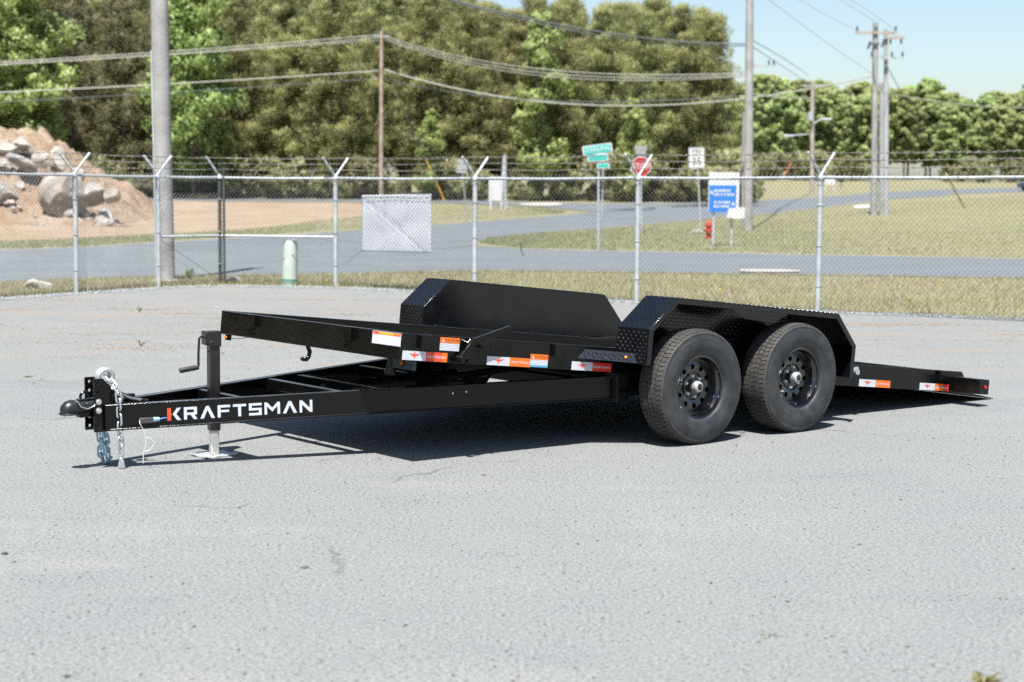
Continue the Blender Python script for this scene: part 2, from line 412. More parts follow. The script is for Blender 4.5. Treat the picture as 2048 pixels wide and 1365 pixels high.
LOT_EDGE_PX = [(-250, 618), (-100, 608), (0, 600), (150, 589), (315, 578), (440, 573), (670, 577), (948, 590), (1272, 606), (1635, 626), (2048, 640), (2400, 655)]
LOT_EDGE = [gnd(*p) for p in LOT_EDGE_PX]
LOT_EDGE = [LOT_EDGE[0] + Vector((-6, -9, 0))] + LOT_EDGE + [LOT_EDGE[-1] + Vector((9, -7, 0))]
near_line = [Vector((-40 + 80*i/(len(LOT_EDGE)-1), -25, 0)) for i in range(len(LOT_EDGE))]
V = []; Fq = []; rows = 40
for i, e in enumerate(LOT_EDGE):
    for j in range(rows+1):
        t = j/rows; p = near_line[i].lerp(Vector((e.x, e.y, 0)), t); V.append((p.x, p.y, T(p.y)))
for i in range(len(LOT_EDGE)-1):
    for j in range(rows): a = i*(rows+1)+j; Fq.append((a, a+rows+1, a+rows+2, a+1))
tag(np_mesh('parking_lot', V, Fq, m_lot), kind='structure')

near_edge = [(-900, 585), (-300, 573), (0, 563.7), (150, 558.7), (312, 554), (465, 552.5), (664, 548), (879, 541), (1050, 540), (1340, 545), (1640, 549), (2048, 555), (2500, 562), (3000, 570)]
far_edge = [(-900, 540), (-300, 512), (0, 500.6), (159, 495.6), (312, 485.6), (465, 477), (620, 469), (760, 477), (958, 492), (1050, 499), (1340, 505), (1640, 511), (2048, 518), (2500, 525), (3000, 533)]
tag(strip('road', near_edge, far_edge, m_road, .006, 90, 8), kind='structure')
sr_far = [(560, 474), (640, 467), (740, 459), (852, 451), (954, 444.5), (1033, 437.7), (1152, 429), (1300, 413.6), (1500, 402.6), (1600, 397), (1740, 386), (1900, 378.8), (2048, 376), (2300, 374)]
sr_near = [(900, 500), (940, 492), (950, 483), (990, 475), (1067, 468.5), (1130, 461), (1250, 452), (1390, 440), (1540, 428), (1640, 415.5), (1770, 399), (1920, 388.5), (2060, 384), (2310, 381)]
tag(strip('side_road', sr_near, sr_far, m_road, .011, 120, 8), kind='structure')
tag(strip('back_road', [(-200, 398), (300, 402), (700, 405), (900, 407), (1030, 411), (1180, 424), (1330, 421), (1480, 416)], [(-200, 392), (300, 396), (700, 399), (900, 401), (1030, 404), (1180, 408), (1330, 407), (1480, 404)], m_road, .011, 80, 4), kind='structure')
tag(strip('dirt_bank', [(-700, 505), (-200, 494), (0, 484), (100, 479), (220, 473), (340, 468), (460, 462), (560, 452), (700, 437), (800, 425), (850, 418)],
          [(-700, 430), (-200, 415), (0, 410), (100, 408), (220, 404), (340, 402), (460, 404), (560, 405), (700, 406), (800, 408), (850, 410)], m_dirt, -.003, 80, 24), kind='structure')
m_sh = M_('sandy_shoulder', (.23, .215, .18), .95, 0, .3, 3, .3, 30)
for nm, E_, dy in (('road_shoulder', near_edge, 1.6), ('road_shoulder', far_edge[9:], -1.3), ('road_shoulder', far_edge[:7], -1.6)):
    tag(strip(nm, [(px, py + dy) for px, py in E_], E_, m_sh, .001, 80, 2), kind='structure')
tag(strip('side_road_shoulder', [(px + 2, py + 1.4) for px, py in sr_near[1:11]], sr_near[1:11], m_sh, .006, 60, 2), kind='structure')
tag(strip('pale_curb', [(1480, 545.5), (1500, 547), (1560, 547.5), (1600, 546.5)], [(1480, 541.5), (1500, 541), (1560, 541.5), (1600, 543.5)], m_conc, .03, 12, 2), kind='structure')
tag(strip('sandy_patch', [(1040, 412), (1070, 414), (1110, 413.5), (1125, 411.5)], [(1040, 409), (1070, 407), (1110, 407), (1125, 409)], M_('pale_concrete', (.36, .35, .325), .9), .05, 10, 2), kind='structure')

def along(L, n):
    d = [0]
    for a, b in zip(L, L[1:]): d.append(d[-1] + (b-a).length)
    t = RNG.uniform(0, d[-1], n)
    x = np.interp(t, d, [p.x for p in L]); y = np.interp(t, d, [p.y for p in L])
    x2 = np.interp(t+.05, d, [p.x for p in L]); y2 = np.interp(t+.05, d, [p.y for p in L])
    tx, ty = x2-x, y2-y; l = np.hypot(tx, ty)+1e-9
    return x, y, -ty/l, tx/l
OCT_V = np.array([(1,0,0),(-1,0,0),(0,1,0),(0,-1,0),(0,0,1),(0,0,-1)], float)
OCT_F = np.array([(0,2,4),(2,1,4),(1,3,4),(3,0,4),(2,0,5),(1,2,5),(3,1,5),(0,3,5)])
def stones(name, x, y, z, r, mat, label, cat, flat=.6):
    n = len(x); V = np.repeat(OCT_V[None], n, 0)*(r[:, None, None]*RNG.uniform(.6, 1.3, (n, 6, 1)))
    V[:, :, 2] *= flat; V += np.stack([x, y, z], 1)[:, None]
    Fc = (OCT_F[None] + (np.arange(n)*6)[:, None, None]).reshape(-1, 3)
    return tag(np_mesh(name, V.reshape(-1, 3), Fc, mat), label, cat, kind='stuff')
Tn = lambda y: np.interp(y, TX, TZ)
core = LOT_EDGE[2:-1]
x, y, nx, ny = along(core, 9000); off = RNG.normal(.12, .16, 9000); off = np.clip(off, -.4, .6)
x, y = x+nx*off, y+ny*off
stones('gravel_strip', x, y, Tn(y)+.005, RNG.uniform(.006, .020, len(x)), m_gravel, 'pale bluish gravel strip along the foot of the fence', 'gravel')
n = 5200
y = 5.0 + 17*RNG.random(n)**1.6; x = (RNG.random(n)-.5)*(y*.66+2)
stones('loose_stones', x, y, Tn(y)+.0015, RNG.gamma(1.6, .0015, n)+.0012, m_pebble, 'tiny dark loose stones scattered over the grey lot', 'stones', .55)

# straw and dirt crumbs gathered on the back of the lot
def blades(name, x, y, z, h, lean, w, mat, label, cat, nb=1):
    n = len(x); a = RNG.uniform(0, 2*np.pi, n); b = RNG.uniform(0, 2*np.pi, n)
    lx, ly = np.cos(b)*lean*h, np.sin(b)*lean*h; wx, wy = np.cos(a)*w, np.sin(a)*w
    V = np.stack([np.stack([x-wx, y-wy, z], 1), np.stack([x+wx, y+wy, z], 1), np.stack([x+lx, y+ly, z+h], 1)], 1)
    return tag(np_mesh(name, V.reshape(-1, 3), np.arange(3*n).reshape(-1, 3), mat), label, cat, kind='stuff')
cx, cy = [], []
for _ in range(46):
    py = random.uniform(590, 700); px = random.uniform(-60, 780) if random.random() < .75 else random.uniform(1650, 2150)
    g = gnd(px, max(py, 600 if px < 900 else 650)); k = random.randint(60, 240)
    cx += list(g.x + RNG.normal(0, random.uniform(.15, .7), k)); cy += list(g.y + RNG.normal(0, random.uniform(.05, .2), k))
cx, cy = np.array(cx), np.array(cy)
stones('dirt_crumbs', cx, cy, Tn(cy)+.002, RNG.uniform(.003, .011, len(cx)), m_straw, 'orange sandy crumbs and straw washed across the lot', 'dirt', .4)

# grass: verge between the fence and the road, and the field on the right
def verge_points(n, near_px, far_px):
    A = [gnd(*p) for p in near_px]; B = [gnd(*p) for p in far_px]
    t = RNG.random(n)*(len(A)-1); i = np.minimum(t.astype(int), len(A)-2); f = t-i; s = RNG.random(n)
    P = np.array([(p.x, p.y) for p in A]); Q = np.array([(p.x, p.y) for p in B])
    a = P[i]*(1-f)[:, None] + P[i+1]*f[:, None]; b = Q[i]*(1-f)[:, None] + Q[i+1]*f[:, None]
    p = a*(1-s)[:, None] + b*s[:, None]; return p[:, 0], p[:, 1]
x, y = verge_points(52000, [(-60, 602), (150, 586), (315, 575), (440, 570), (670, 574), (948, 586), (1272, 602), (1635, 621), (2048, 635), (2300, 645)],
                    [(-60, 567), (150, 560), (315, 555), (440, 554), (670, 549), (948, 542), (1272, 545), (1635, 550), (2048, 556), (2300, 560)])
blades('verge_grass', x, y, Tn(y)-.012, RNG.uniform(.03, .10, len(x)), RNG.uniform(.1, .8, len(x)), RNG.uniform(.003, .008, len(x)), m_verge, 'short dry grass between the fence and the road', 'grass')
x, y = verge_points(60000, [(960, 486), (1050, 497), (1340, 503), (1640, 509), (2048, 516), (2400, 522)], [(980, 478), (1100, 466), (1400, 440), (1640, 417), (2048, 387), (2400, 384)])
blades('field_grass', x, y, Tn(y)-.012, RNG.uniform(.03, .11, len(x)), RNG.uniform(.1, .8, len(x)), RNG.uniform(.006, .016, len(x)), m_grass, 'mown pale green grass of the field beyond the road', 'grass')
x, y = verge_points(16000, [(-60, 500), (160, 494), (320, 483), (480, 474), (640, 462), (860, 447), (1030, 434), (1130, 427)], [(-60, 486), (160, 479), (320, 470), (480, 462), (640, 440), (860, 411), (1030, 411), (1130, 424)])
blades('island_grass', x, y, Tn(y)-.012, RNG.uniform(.03, .12, len(x)), RNG.uniform(.1, .8, len(x)), RNG.uniform(.006, .016, len(x)), m_grass, 'green tinged grass strip beside the sandy dirt bank', 'grass')

def weed(px, py, k, h, spread, label, mat=m_weed, name='weed_tuft', group=None):
    g = gnd(px, py); o = MB()
    for _ in range(k):
        a = random.uniform(0, 6.28); l = random.uniform(.2, 1.0)*spread; hh = h*random.uniform(.5, 1)
        w = .0013; c, s = math.cos(a), math.sin(a)
        o.add([(-s*w, c*w, 0), (s*w, -c*w, 0), (c*l*.5 + s*w*.7, s*l*.5 - c*w*.7, hh*.7), (c*l, s*l, hh*random.uniform(.6, 1))], [(0, 1, 2), (0, 2, 3)])
    ob = o.build(name, mat, smooth=0); ob.location = g - Vector((0, 0, .004)); return tag(ob, label, 'weed', group)
weed(1967, 1368, 46, .045, .085, 'spiky yellow green weed tuft alone on bare grey asphalt', M_('yellow_weed', (.30, .27, .11), .8, island=.45, trans=.3))
weed(1540, 1272, 12, .02, .05, 'small flat yellowish weed in the open asphalt')
weed(282, 693, 12, .10, .08, 'small green weed tuft on the lot left of the trailer deck')
weed(278, 625, 10, .13, .06, 'thin upright weed on the lot in front of the fence')
weed(378, 563, 60, .30, .10, 'tall green weed beside the foot of the thick grey pole')
weed(60, 755, 18, .03, .08, 'low yellow green weed patch behind the trailer coupler')
for i, (px, py) in enumerate(((1970, 604), (1815, 607), (1885, 571), (1440, 590), (1430, 560), (1990, 565), (1750, 585))):
    g = gnd(px, py, .07); o = MB()
    o.tube([(0, 0, -.1), (0, 0, -.002), (0, 0, .0), (0, 0, .012), (.002, 0, .018)], [.003, .003, .014, .026, .008], 7)
    ob = o.build('yellow_flower', m_flower); ob.location = g
    tag(ob, 'tiny yellow wildflower in the grass behind the fence', 'flower', 'wildflowers in the verge')

# ------------------------------------------------------------------ the fence
fence = tag(empty('chain_link_fence', (0, 28, 0)), 'galvanised chain link fence with barbed wire on V shaped arms', 'fence')
def FP(o): o.parent = fence; o.location = o.location - fence.location; return o
def fpt(px, y): return Vector(((px-1024)/F_PX*y, y, T(y)))
A_ = fpt(670, 28.65); dirR = Vector((.785, -.619, 0)).normalized()
def on_line(px, P, d):
    k = (px-1024)/F_PX; t = (k*P.y - P.x)/(d.x - k*d.y); q = P + d*t; q.z = T(q.y); return q
posts = [Vector((-9.05, 21.9, 0)), Vector((-7.72, 24.5, 0)), fpt(151, 26.3), fpt(316, 28.1), fpt(439, 29.0), A_, on_line(948, A_, dirR), on_line(1273, A_, dirR), on_line(1636, A_, dirR), on_line(2125, A_, dirR)]
posts.append(posts[-1] + dirR*3.04)
for p in posts: p.z = T(p.y)
HF = 1.83
for i, p in enumerate(posts):
    d = (posts[min(i+1, len(posts)-1)] - posts[max(i-1, 0)]); d.z = 0; d.normalize(); nrm = Vector((-d.y, d.x, 0))
    dark = i == 4
    o = MB(); lean = Vector((.004, 0, 0))
    o.tube([p - Vector((0,0,.2)), p + Vector((0,0,HF-.02))], .037 if not dark else .03, 12)
    post = FP(o.build('post', m_galv_d if dark else m_galv))
    cap = MB(); cap.lathe([(0.0, .075), (.028, .07), (.045, .045), (.047, 0), (.0, 0)], 12, Matrix.Translation(p + Vector((0,0,HF-.03))))
    c = cap.build('post_cap', m_galv); c.parent = post
    for sgn in (-1, 1):
        if dark and sgn > 0: continue
        tip = p + Vector((0,0,HF+.33)) + Vector((.20, .12, 0))*sgn
        arm = MB(); arm.tube([p + Vector((0,0,HF+.02)), tip, tip + Vector((0,0,.012))], [.019, .020, .013], 8)
        c = arm.build('barb_arm', m_galv); c.parent = post
    for k in range(3):
        tb = MB(); z = .35 + k*.55; tb.tube([p + Vector((.041*math.cos(a), .041*math.sin(a), z)) for a in np.linspace(0, 2*math.pi, 13)[:-1]], .005, 5, closed=True)
        c = tb.build('tension_band', m_galv); c.parent = post
# wire ties, the top rail, the fabric
for i, (a, b) in enumerate(zip(posts, posts[1:])):
    ta, tb_ = a + Vector((0,0,HF-.01)), b + Vector((0,0,HF-.01)); L = (b-a).length
    FP(MB().tube([ta, ta.lerp(tb_, .5) - Vector((0,0,.008)), tb_], .021, 10).build('top_rail', m_galv))
    d = (b-a).normalized(); nrm = Vector((-d.y, d.x, 0)).normalized()*.045
    o = MB(); pitch = .0715; hgt = HF-.04; wr = .0022
    def Pp(u, z): q = a.lerp(b, u/L); return Vector((q.x, q.y, T(q.y)+z)) + nrm
    k = int((L+hgt)/pitch)+1
    for j in range(k):
        for sg in (1, -1):
            u0 = j*pitch; z0 = .03
            if sg > 0: ua, za, ub, zb = u0-hgt, .03, u0, .03+hgt
            else: ua, za, ub, zb = u0, .03, u0-hgt, .03+hgt
            # clip to the bay
            def clip(ua, za, ub, zb):
                if ua > ub: ua, za, ub, zb = ub, zb, ua, za
                if ub <= 0 or ua >= L: return None
                s = (zb-za)/(ub-ua)
                if ua < 0: za -= s*ua; ua = 0
                if ub > L: zb -= s*(ub-L); ub = L
                return ua, za, ub, zb
            c = clip(ua, za, ub, zb)
            if c and c[2]-c[0] > .004: o.tube([Pp(c[0], c[1]), Pp(c[2], c[3])], wr, 3, caps=False)
    for j in range(int(L/pitch)):       # twisted ends standing above the rail
        u = (j+.5)*pitch; p0 = Pp(u, hgt+.02); o.tube([p0, p0 + Vector((0,0,.05)), p0 + d*.022 + Vector((0,0,.075))], .0042, 4)
    f = o.build('chain_link_fabric', m_wire, smooth=0); f['kind'] = 'stuff'; FP(f)
    for sgn in (-1, 1):
        nd = nrm.normalized()
        for lv in range(3):
            t = (.98, .68, .36)[lv]
            off = Vector((.20, .12, 0))*sgn*t + Vector((0,0,HF+.02+.315*t))
            w = MB(); n = 12; pts = [a.lerp(b, q/n) + off - Vector((0,0,.03*math.sin(math.pi*q/n)*random.uniform(.3, 1))) for q in range(n+1)]
            w.tube(pts, .0024, 4)
            q = .03
            while q < L:
                c0 = a.lerp(b, q/L) + off - Vector((0,0,.02*math.sin(math.pi*q/L))); r = Vector((random.uniform(-1,1), random.uniform(-1,1), random.uniform(-1,1))).normalized()*.022
                w.tube([c0-r, c0+r], .004, 4); w.tube([c0-d*.012, c0+d*.012], .0065, 5); q += .125
            FP(w.build('barbed_wire', m_wire_r, smooth=0))
br = lambda px, py, y: at(px, py, y)
for a, b in ((3, 4), (4, 5)):
    FP(MB().tube([posts[a] + Vector((0,0,.83)), posts[b] + Vector((0,0,.83))], .02, 8).build('brace_rail', m_galv))
for s, e in ((posts[3] + Vector((0,0,.8)), posts[4] + Vector((0,0,.06))), (posts[5] + Vector((0,0,.8)), posts[4] + Vector((.05,0,.06)))):
    FP(MB().tube([s, e], .006, 5).build('truss_rod', m_wire_r))
gp = posts[4] + Vector((.075, -.02, 0))
FP(MB().tube([gp - Vector((0,0,.1)), gp + Vector((0,0,HF+.16))], .022, 10).build('gate_stile', m_galv_d))

# white banner tied to the fabric
bl, brr = 716, 855
def ban(u, v):
    px = bl + (brr-bl)*u; d = on_line(px, A_, dirR); nb = Vector((-dirR.y, dirR.x, 0))*.07
    q = d + nb; top = at(px, 388 + (1-u)*3*(1), q.y).z; bot = at(px, 503 + 3*u, q.y).z
    z = top + (bot-top)*v
    f = (u*1.05+.05-v)
    w = .008*math.exp(-(f/.022)**2) + .005*math.exp(-((f-.07)/.02)**2)*(u < .6) + .003*math.exp(-((f+.1)/.03)**2) + .0022*math.sin(u*9+v*4)*(1-v) + .0015*math.sin(v*11+u*2)
    return (q.x + nb.normalized().x*w, q.y + w*1.5, z)
n = 40; V = [ban(i/n, j/n) for j in range(n+1) for i in range(n+1)]
Fq = [(j*(n+1)+i, j*(n+1)+i+1, (j+1)*(n+1)+i+1, (j+1)*(n+1)+i) for j in range(n) for i in range(n)]
b = np_mesh('cloth_banner', V, Fq, m_tarp, smooth=True); s = b.modifiers.new('t', 'SOLIDIFY'); s.thickness = .003
tag(b, 'blank white creased banner tied to the chain link fence', 'banner')
for (u, v, px, py) in ((0, 1, 692, 527), (1, 1, 883, 525)):
    q = on_line(px, A_, dirR) + Vector((-dirR.y, dirR.x, 0))*.06; e = at(px, py, q.y)
    c = MB().tube([Vector(ban(u, v)), e], .004, 5).build('tie_cord', m_cable_d); c.parent = b
q = on_line(1043, A_, dirR) + Vector((0, .06, 0))
tag(MB().tube([at(1041, 487, q.y), at(1042, 500, q.y), at(1047, 512, q.y)], .007, 5).build('cable_tie', m_ink), 'black leftover cable tie hanging in the fence mesh', 'cable tie')

# green marker post standing at the fence
p = fpt(578, 28.9); e = tag(empty('marker_post', p), 'short pale green plastic marker post with dark bands by the fence', 'marker post')
o = MB(); M = Matrix.Rotation(R(1.6), 4, 'Y')
o.lathe([(.14, -.1), (.135, .1), (.118, .72), (.11, .765), (.06, .78), (0, .78)], 20, M); o.build('pipe', m_pvc, e)
for z in (.045, .085): MB().lathe([(.1, z), (.142, z), (.142, z+.018), (.1, z+.018)], 20, M).build('band', m_pvc_b, e)

# culvert end at the left of the fence
p = gnd(62, 578); e = empty('culvert_pipe', p); e.scale = (.72, .72, .72); tag(e, 'broken concrete culvert pipe end in the grass outside the fence', 'culvert')
o = MB(); M = Matrix.Translation((0, 0, .02)) @ Matrix.Rotation(R(78), 4, 'Z') @ Matrix.Rotation(R(90), 4, 'Y')
prof = [(.12, -.5), (.12, .0), (.16, .0), (.165, -.5)]
o.lathe(prof, 18, Matrix.Translation((0, .3, .02)) @ Matrix.Rotation(R(20), 4, 'Z') @ Matrix.Rotation(R(90), 4, 'X')); o.build('pipe', m_conc, e)
o = MB(); o.prism([(-.20, 0), (-.19, .07), (-.10, .15), (.03, .18), (.22, .15), (.42, .10), (.46, .0), (.17, 0), (.15, .07), (0, .12), (-.12, .07), (-.15, 0)], .0, .25, Matrix.Translation((0, .3, 0)) @ Matrix.Rotation(R(90), 4, 'X')); o.build('headwall', m_conc, e, bevel=.015)
# rag and stones at the gate post
p = gnd(455, 566); rr = MB(); rr.tube([p + Vector((0,0,.02)), p + Vector((.12,0,.07)), p + Vector((.25,.03,.02))], [.05, .07, .03], 8)
tag(rr.build('field_stone', m_rock2), 'small grey stone lying at the dark gate post', 'stone')

# ------------------------------------------------------------------ poles, wires
def pole(name, base, top, r0, r1, mat, label, cat='utility pole', group=None, cut=None):
    e = tag(empty(name, base), label, cat, group)
    d = top - base
    o = MB(); o.tube([Vector((0,0,-.5)), d*.33, d*.66, d], [r0, r0*.67+r1*.33, r0*.33+r1*.67, r1], 16); o.build('shaft', mat, e); return e
P0 = Vector((-6.07, 29.6, T(29.6)))
e = pole('utility_pole', P0, P0 + Vector((-.16, 0, 11.5)), .165, .125, m_pole_c, 'thick grey pole rising just behind the fence corner', 'utility pole')
# conduit up the side and small grouted foot
MB().tube([(-.15, -.06, -.2), (-.17, -.06, 1.9), (-.2, -.05, 4)], .022, 8).build('conduit', m_galv, e)
o = MB(); o.lathe([(.3, -.02), (.24, .03), (.1, .05)], 16); o.build('collar', m_conc, e)

PB = gnd(762, 401); PBt = at(763, 62, PB.y)
pB = pole('utility_pole', PB, PBt, .155, .115, m_pole_w, 'brown wooden utility pole standing in front of the pine wood')
MB().box(-.55, .55, -.06, .06, -.42, -.3, Matrix.Translation(PBt-PB)).build('cross_bracket', m_pole_c, pB)
for dx in (-.45, 0, .35): MB().lathe([(0, .22), (.05, .2), (.07, .1), (.04, .08), (.06, 0), (0, 0)], 8, Matrix.Translation(PBt-PB + Vector((dx, 0, -.25 if dx else .0)))).build('insulator', m_insul, pB)

PC = gnd(1496, 461); PCt = at(1500, -75, PC.y)
pC = pole('utility_pole', PC, PCt, .20, .15, m_pole_c, 'tall grey pole beside the blue sign in the field')
MB().box(-1.2, 1.2, -.06, .06, -.35, -.22, Matrix.Translation(PCt-PC)).build('crossarm', m_pole_w, pC)
P2 = gnd(1489, 455); P2t = at(1491, 225, P2.y)
pole('utility_pole', P2, P2t, .16, .14, m_pole_c, 'shorter grey stub pole strapped behind the tall grey pole')
zt = at(1496, 131, PC.y).z - PC.z
o = MB(); o.box(-.1, .95, .1, .2, zt-.04, zt+.04); o.build('side_arm', m_galv, pC)
for dx in (.75, .95): MB().lathe([(0, .25), (.04, .22), (.05, .0)], 8, Matrix.Translation((dx, .15, zt))).build('insulator', m_insul, pC)

YD = gnd(1748, 430).y
PD = gnd(1748, 430); PDt = at(1751, 46, YD)
pD = pole('utility_pole', PD, PDt, .19, .14, m_pole_c, 'front pole of the three grouped poles, with a wide wooden crossarm')
def arm(parent, base, px0, px1, py, y, mat, label='crossarm', ins=(), th=.07):
    a = at(px0, py, y) - base; b = at(px1, py, y) - base
    MB().box(a.x, b.x, -.24, -.24+2*th, a.z-th, a.z+th).build(label, mat, parent)
    for px, dn in ins:
        q = at(px, py, y) - base
        MB().lathe([(0, .30), (.05, .26), (.075, .15), (.045, .12), (.07, .05), (.02, 0), (0, -.02)], 8, Matrix.Translation((q.x, -.24+th, q.z + (th if dn > 0 else -th-.28)))).build('insulator', m_insul, parent)
arm(pD, PD, 1710, 1792, 66, YD, m_arm, ins=((1713, 1), (1751, 1), (1790, 1)))
arm(pD, PD, 1740, 1757, 89, YD, m_insul, 'cutout_bracket', th=.06)
for dx, pz in ((-.45, 92), (.3, 88)):
    q = at(1751, pz, YD) - PD; MB().tube([(q.x+dx, -.2, q.z-.18), (q.x+dx+.12, -.2, q.z+.2)], .07, 8).build('fuse_cutout', m_insul, pD)
q0 = at(1745, 96, YD)-PD; MB().tube([q0 + Vector((-.05, -.2, 0)), at(1747, 150, YD)-PD + Vector((-.02, -.2, 0)), at(1749, 165, YD)-PD + Vector((0, -.2, 0))], .03, 6).build('riser_cable', m_cable_d, pD)
PE = gnd(1764, 431); PEt = at(1763, 166, PE.y)
pole('utility_pole', PE, PEt, .15, .13, m_pole_c, 'middle stub pole of the three grouped poles')
PF = gnd(1771, 429); PFt = at(1772, 60, PF.y); YF = PF.y
pF = pole('utility_pole', PF, PFt, .16, .10, m_pole_c, 'slender pole of the three grouped poles with two crossarms')
MB().tube([Vector((0,0,-.3)), at(1771.5, 168, YF)-PF], [.175, .165], 12).build('pale_sleeve', m_steel_w, pF)
arm(pF, PF, 1768, 1808, 76, YF, m_arm, ins=((1780, -1), (1801, -1)))
arm(pF, PF, 1735, 1808, 116, YF, m_galv, ins=((1742, 1), (1782, 1), (1803, 1)), th=.035)

PG = gnd(1624, 391); PGt = at(1625, 163, PG.y); YG = PG.y
pG = pole('utility_pole', PG, PGt, .20, .15, m_arm, 'distant pole carrying a street lamp in front of the far trees')
arm(pG, PG, 1605, 1648, 172, YG, m_pole_c, ins=((1607, 1), (1645, 1)), th=.09)
q = at(1619, 233, YG)-PG; MB().lathe([(0, .8), (.25, .78), (.27, 0), (0, 0)], 12, Matrix.Translation((q.x, -.3, q.z-.4))).build('transformer', m_galv, pG)
a = at(1627, 248, YG)-PG; b = at(1655, 239, YG)-PG; c = at(1640, 240, YG)-PG
MB().tube([a, c, b], .06, 6).build('lamp_arm', m_galv, pG)
o = MB(); o.box(-.5, .35, -.18, .18, -.1, .08, Matrix.Translation(b)); o.build('lamp_head', m_galv, pG, bevel=.05)
a = at(1624, 268, YG)-PG; b = at(1574, 272, YG)-PG
MB().tube([a, b], .05, 6).build('lamp_arm', m_galv, pG); o = MB(); o.box(-.35, .6, -.18, .18, -.1, .08, Matrix.Translation(b)); o.build('lamp_head', m_galv, pG, bevel=.05)

def wire(pts, r, mat, label, name='power_line', sag=None, n=40):
    """pts: 3D ends; passes through with a parabolic sag"""
    a, b = pts; P = []
    for i in range(n+1):
        t = i/n; q = a.lerp(b, t); q.z -= 4*sag*t*(1-t); P.append(q)
    return tag(MB().tube(P, r, 5).build(name, mat), label, 'cable', 'overhead cables')
def wpx(p0, y0, p1, y1, pm, r, mat, label):
    """ends by pixel and depth; the sag chosen so that the mid span passes the given pixel row"""
    a = at(*p0, y0); b = at(*p1, y1)
    # find the parameter that projects to pm[0]
    best = None
    for i in range(1, 100):
        t = i/100; q = a.lerp(b, t); px = 1024 + F_PX*q.x/q.y
        if best is None or abs(px-pm[0]) < best[0]: best = (abs(px-pm[0]), t, q)
    _, t, q = best; want = at(pm[0], pm[1], q.y).z
    return wire((a, b), r, mat, label, sag=(q.z-want)/(4*t*(1-t)))
yB = PB.y
Lb = 'pale sagging cable bundle running from the brown wooden pole'
wpx((757, 70), yB, (-500, 148), yB-18, (200, 113), .022, m_cable, 'uppermost pale cable running from the brown pole over the rocks')
wpx((757, 76), yB, (-500, 152), yB-18, (200, 117.5), .018, m_cable, 'second pale cable running from the brown pole over the rocks')
wpx((757, 81), yB, (-500, 156), yB-18, (400, 106), .016, m_cable, 'third pale cable running from the brown pole over the rocks')
wpx((758, 142), yB, (-500, 205), yB-18, (200, 176), .03, m_cable, 'middle height cable running from the brown pole over the rocks')
wpx((758, 157), yB, (-500, 228), yB-18, (200, 194), .018, m_cable_d, 'thin dark lower cable running from the brown pole over the rocks')
wpx((770, 72), yB, (1489, 146), PC.y, (1130, 143), .022, m_cable, 'uppermost of the pale cables between brown pole and tall grey pole')
wpx((770, 76), yB, (1489, 150), PC.y, (1130, 150), .02, m_cable, 'second of the pale cables between brown pole and tall grey pole')
wpx((770, 80), yB, (1489, 153), PC.y, (1200, 160), .018, m_cable, 'third of the pale cables between brown pole and tall grey pole')
wpx((770, 140), yB, (1742, 153), YD, (1250, 212), .038, m_cable, 'long pale low cable from brown pole to the three grouped poles')
wpx((770, 160), yB, (1480, 192), PC.y+6, (1130, 203), .02, m_cable_d, 'thin dark low cable between brown pole and tall grey pole')
wpx((700, -58), 46, (1490, 88), PC.y, (1180, 62), .026, m_cable_d, 'dark upper cable sloping across the sky edge above the pines')
wpx((690, -66), 46, (1490, 92), PC.y, (1180, 70), .02, m_cable_d, 'lower dark cable sloping across the sky edge above the pines')
wpx((1506, 82), PC.y, (1617, 152), YG, (1560, 119), .022, m_cable_d, 'dark cable from tall grey pole down to the street lamp pole')
wpx((1506, 95), PC.y, (1617, 168), YG, (1560, 136), .018, m_cable_d, 'lower dark cable from tall grey pole down to the street lamp pole')
wpx((1470, -85), PC.y, (1713, 60), YD, (1600, 9), .014, m_cable, 'left thin cable meeting the wide crossarm against the sky')
wpx((1500, -92), PC.y, (1751, 44), YD, (1680, 9), .014, m_cable, 'middle thin cable meeting the top of the front grouped pole')
wpx((1530, -85), PC.y, (1790, 60), YD, (1712, 15), .014, m_cable, 'right thin cable meeting the wide crossarm against the sky')
wpx((1500, -30), PC.y, (1745, 148), YD, (1600, 55), .014, m_cable, 'thin cable slanting low across the sky to the grouped poles')
wpx((1507, 188), PC.y, (1620, 196), YG, (1560, 196), .03, m_cable, 'short pale cable between tall grey pole and street lamp pole')
wpx((1757, 182), YD, (2300, 180), YD+40, (1980, 215), .02, m_cable, 'pale cable leaving the grouped poles in front of far trees')
# guy wires with yellow guards
def guy(a, b, f0, label, mat=m_yellow):
    e = tag(empty('guy_wire', b), label, 'guy wire')
    MB().tube([a-b, Vector((0, 0, -.1))], .012, 5).build('strand', m_cable_d, e)
    MB().tube([(a-b)*f0, Vector((0, 0, 0))], .045, 8).build('guard', mat, e)
gB = gnd(889, 402); guy(PBt.lerp(PB, .17), gB, .30, 'guy wire with yellow guard beside the brown wooden pole')
gD = gnd(1930, 417); guy(at(1762, 110, YD), gD, .24, 'guy wire with yellow guard beside the three grouped poles')
gE = gnd(1928, 414); guy(at(1772, 130, YF), gE, .26, 'guy wire with pale guard beside the three grouped poles', m_sign_w)
gH = at(1568, 352, 200); guy(at(1586, 320, 200), gH, .8, 'short orange guarded stay at the edge of the far trees', m_orange)

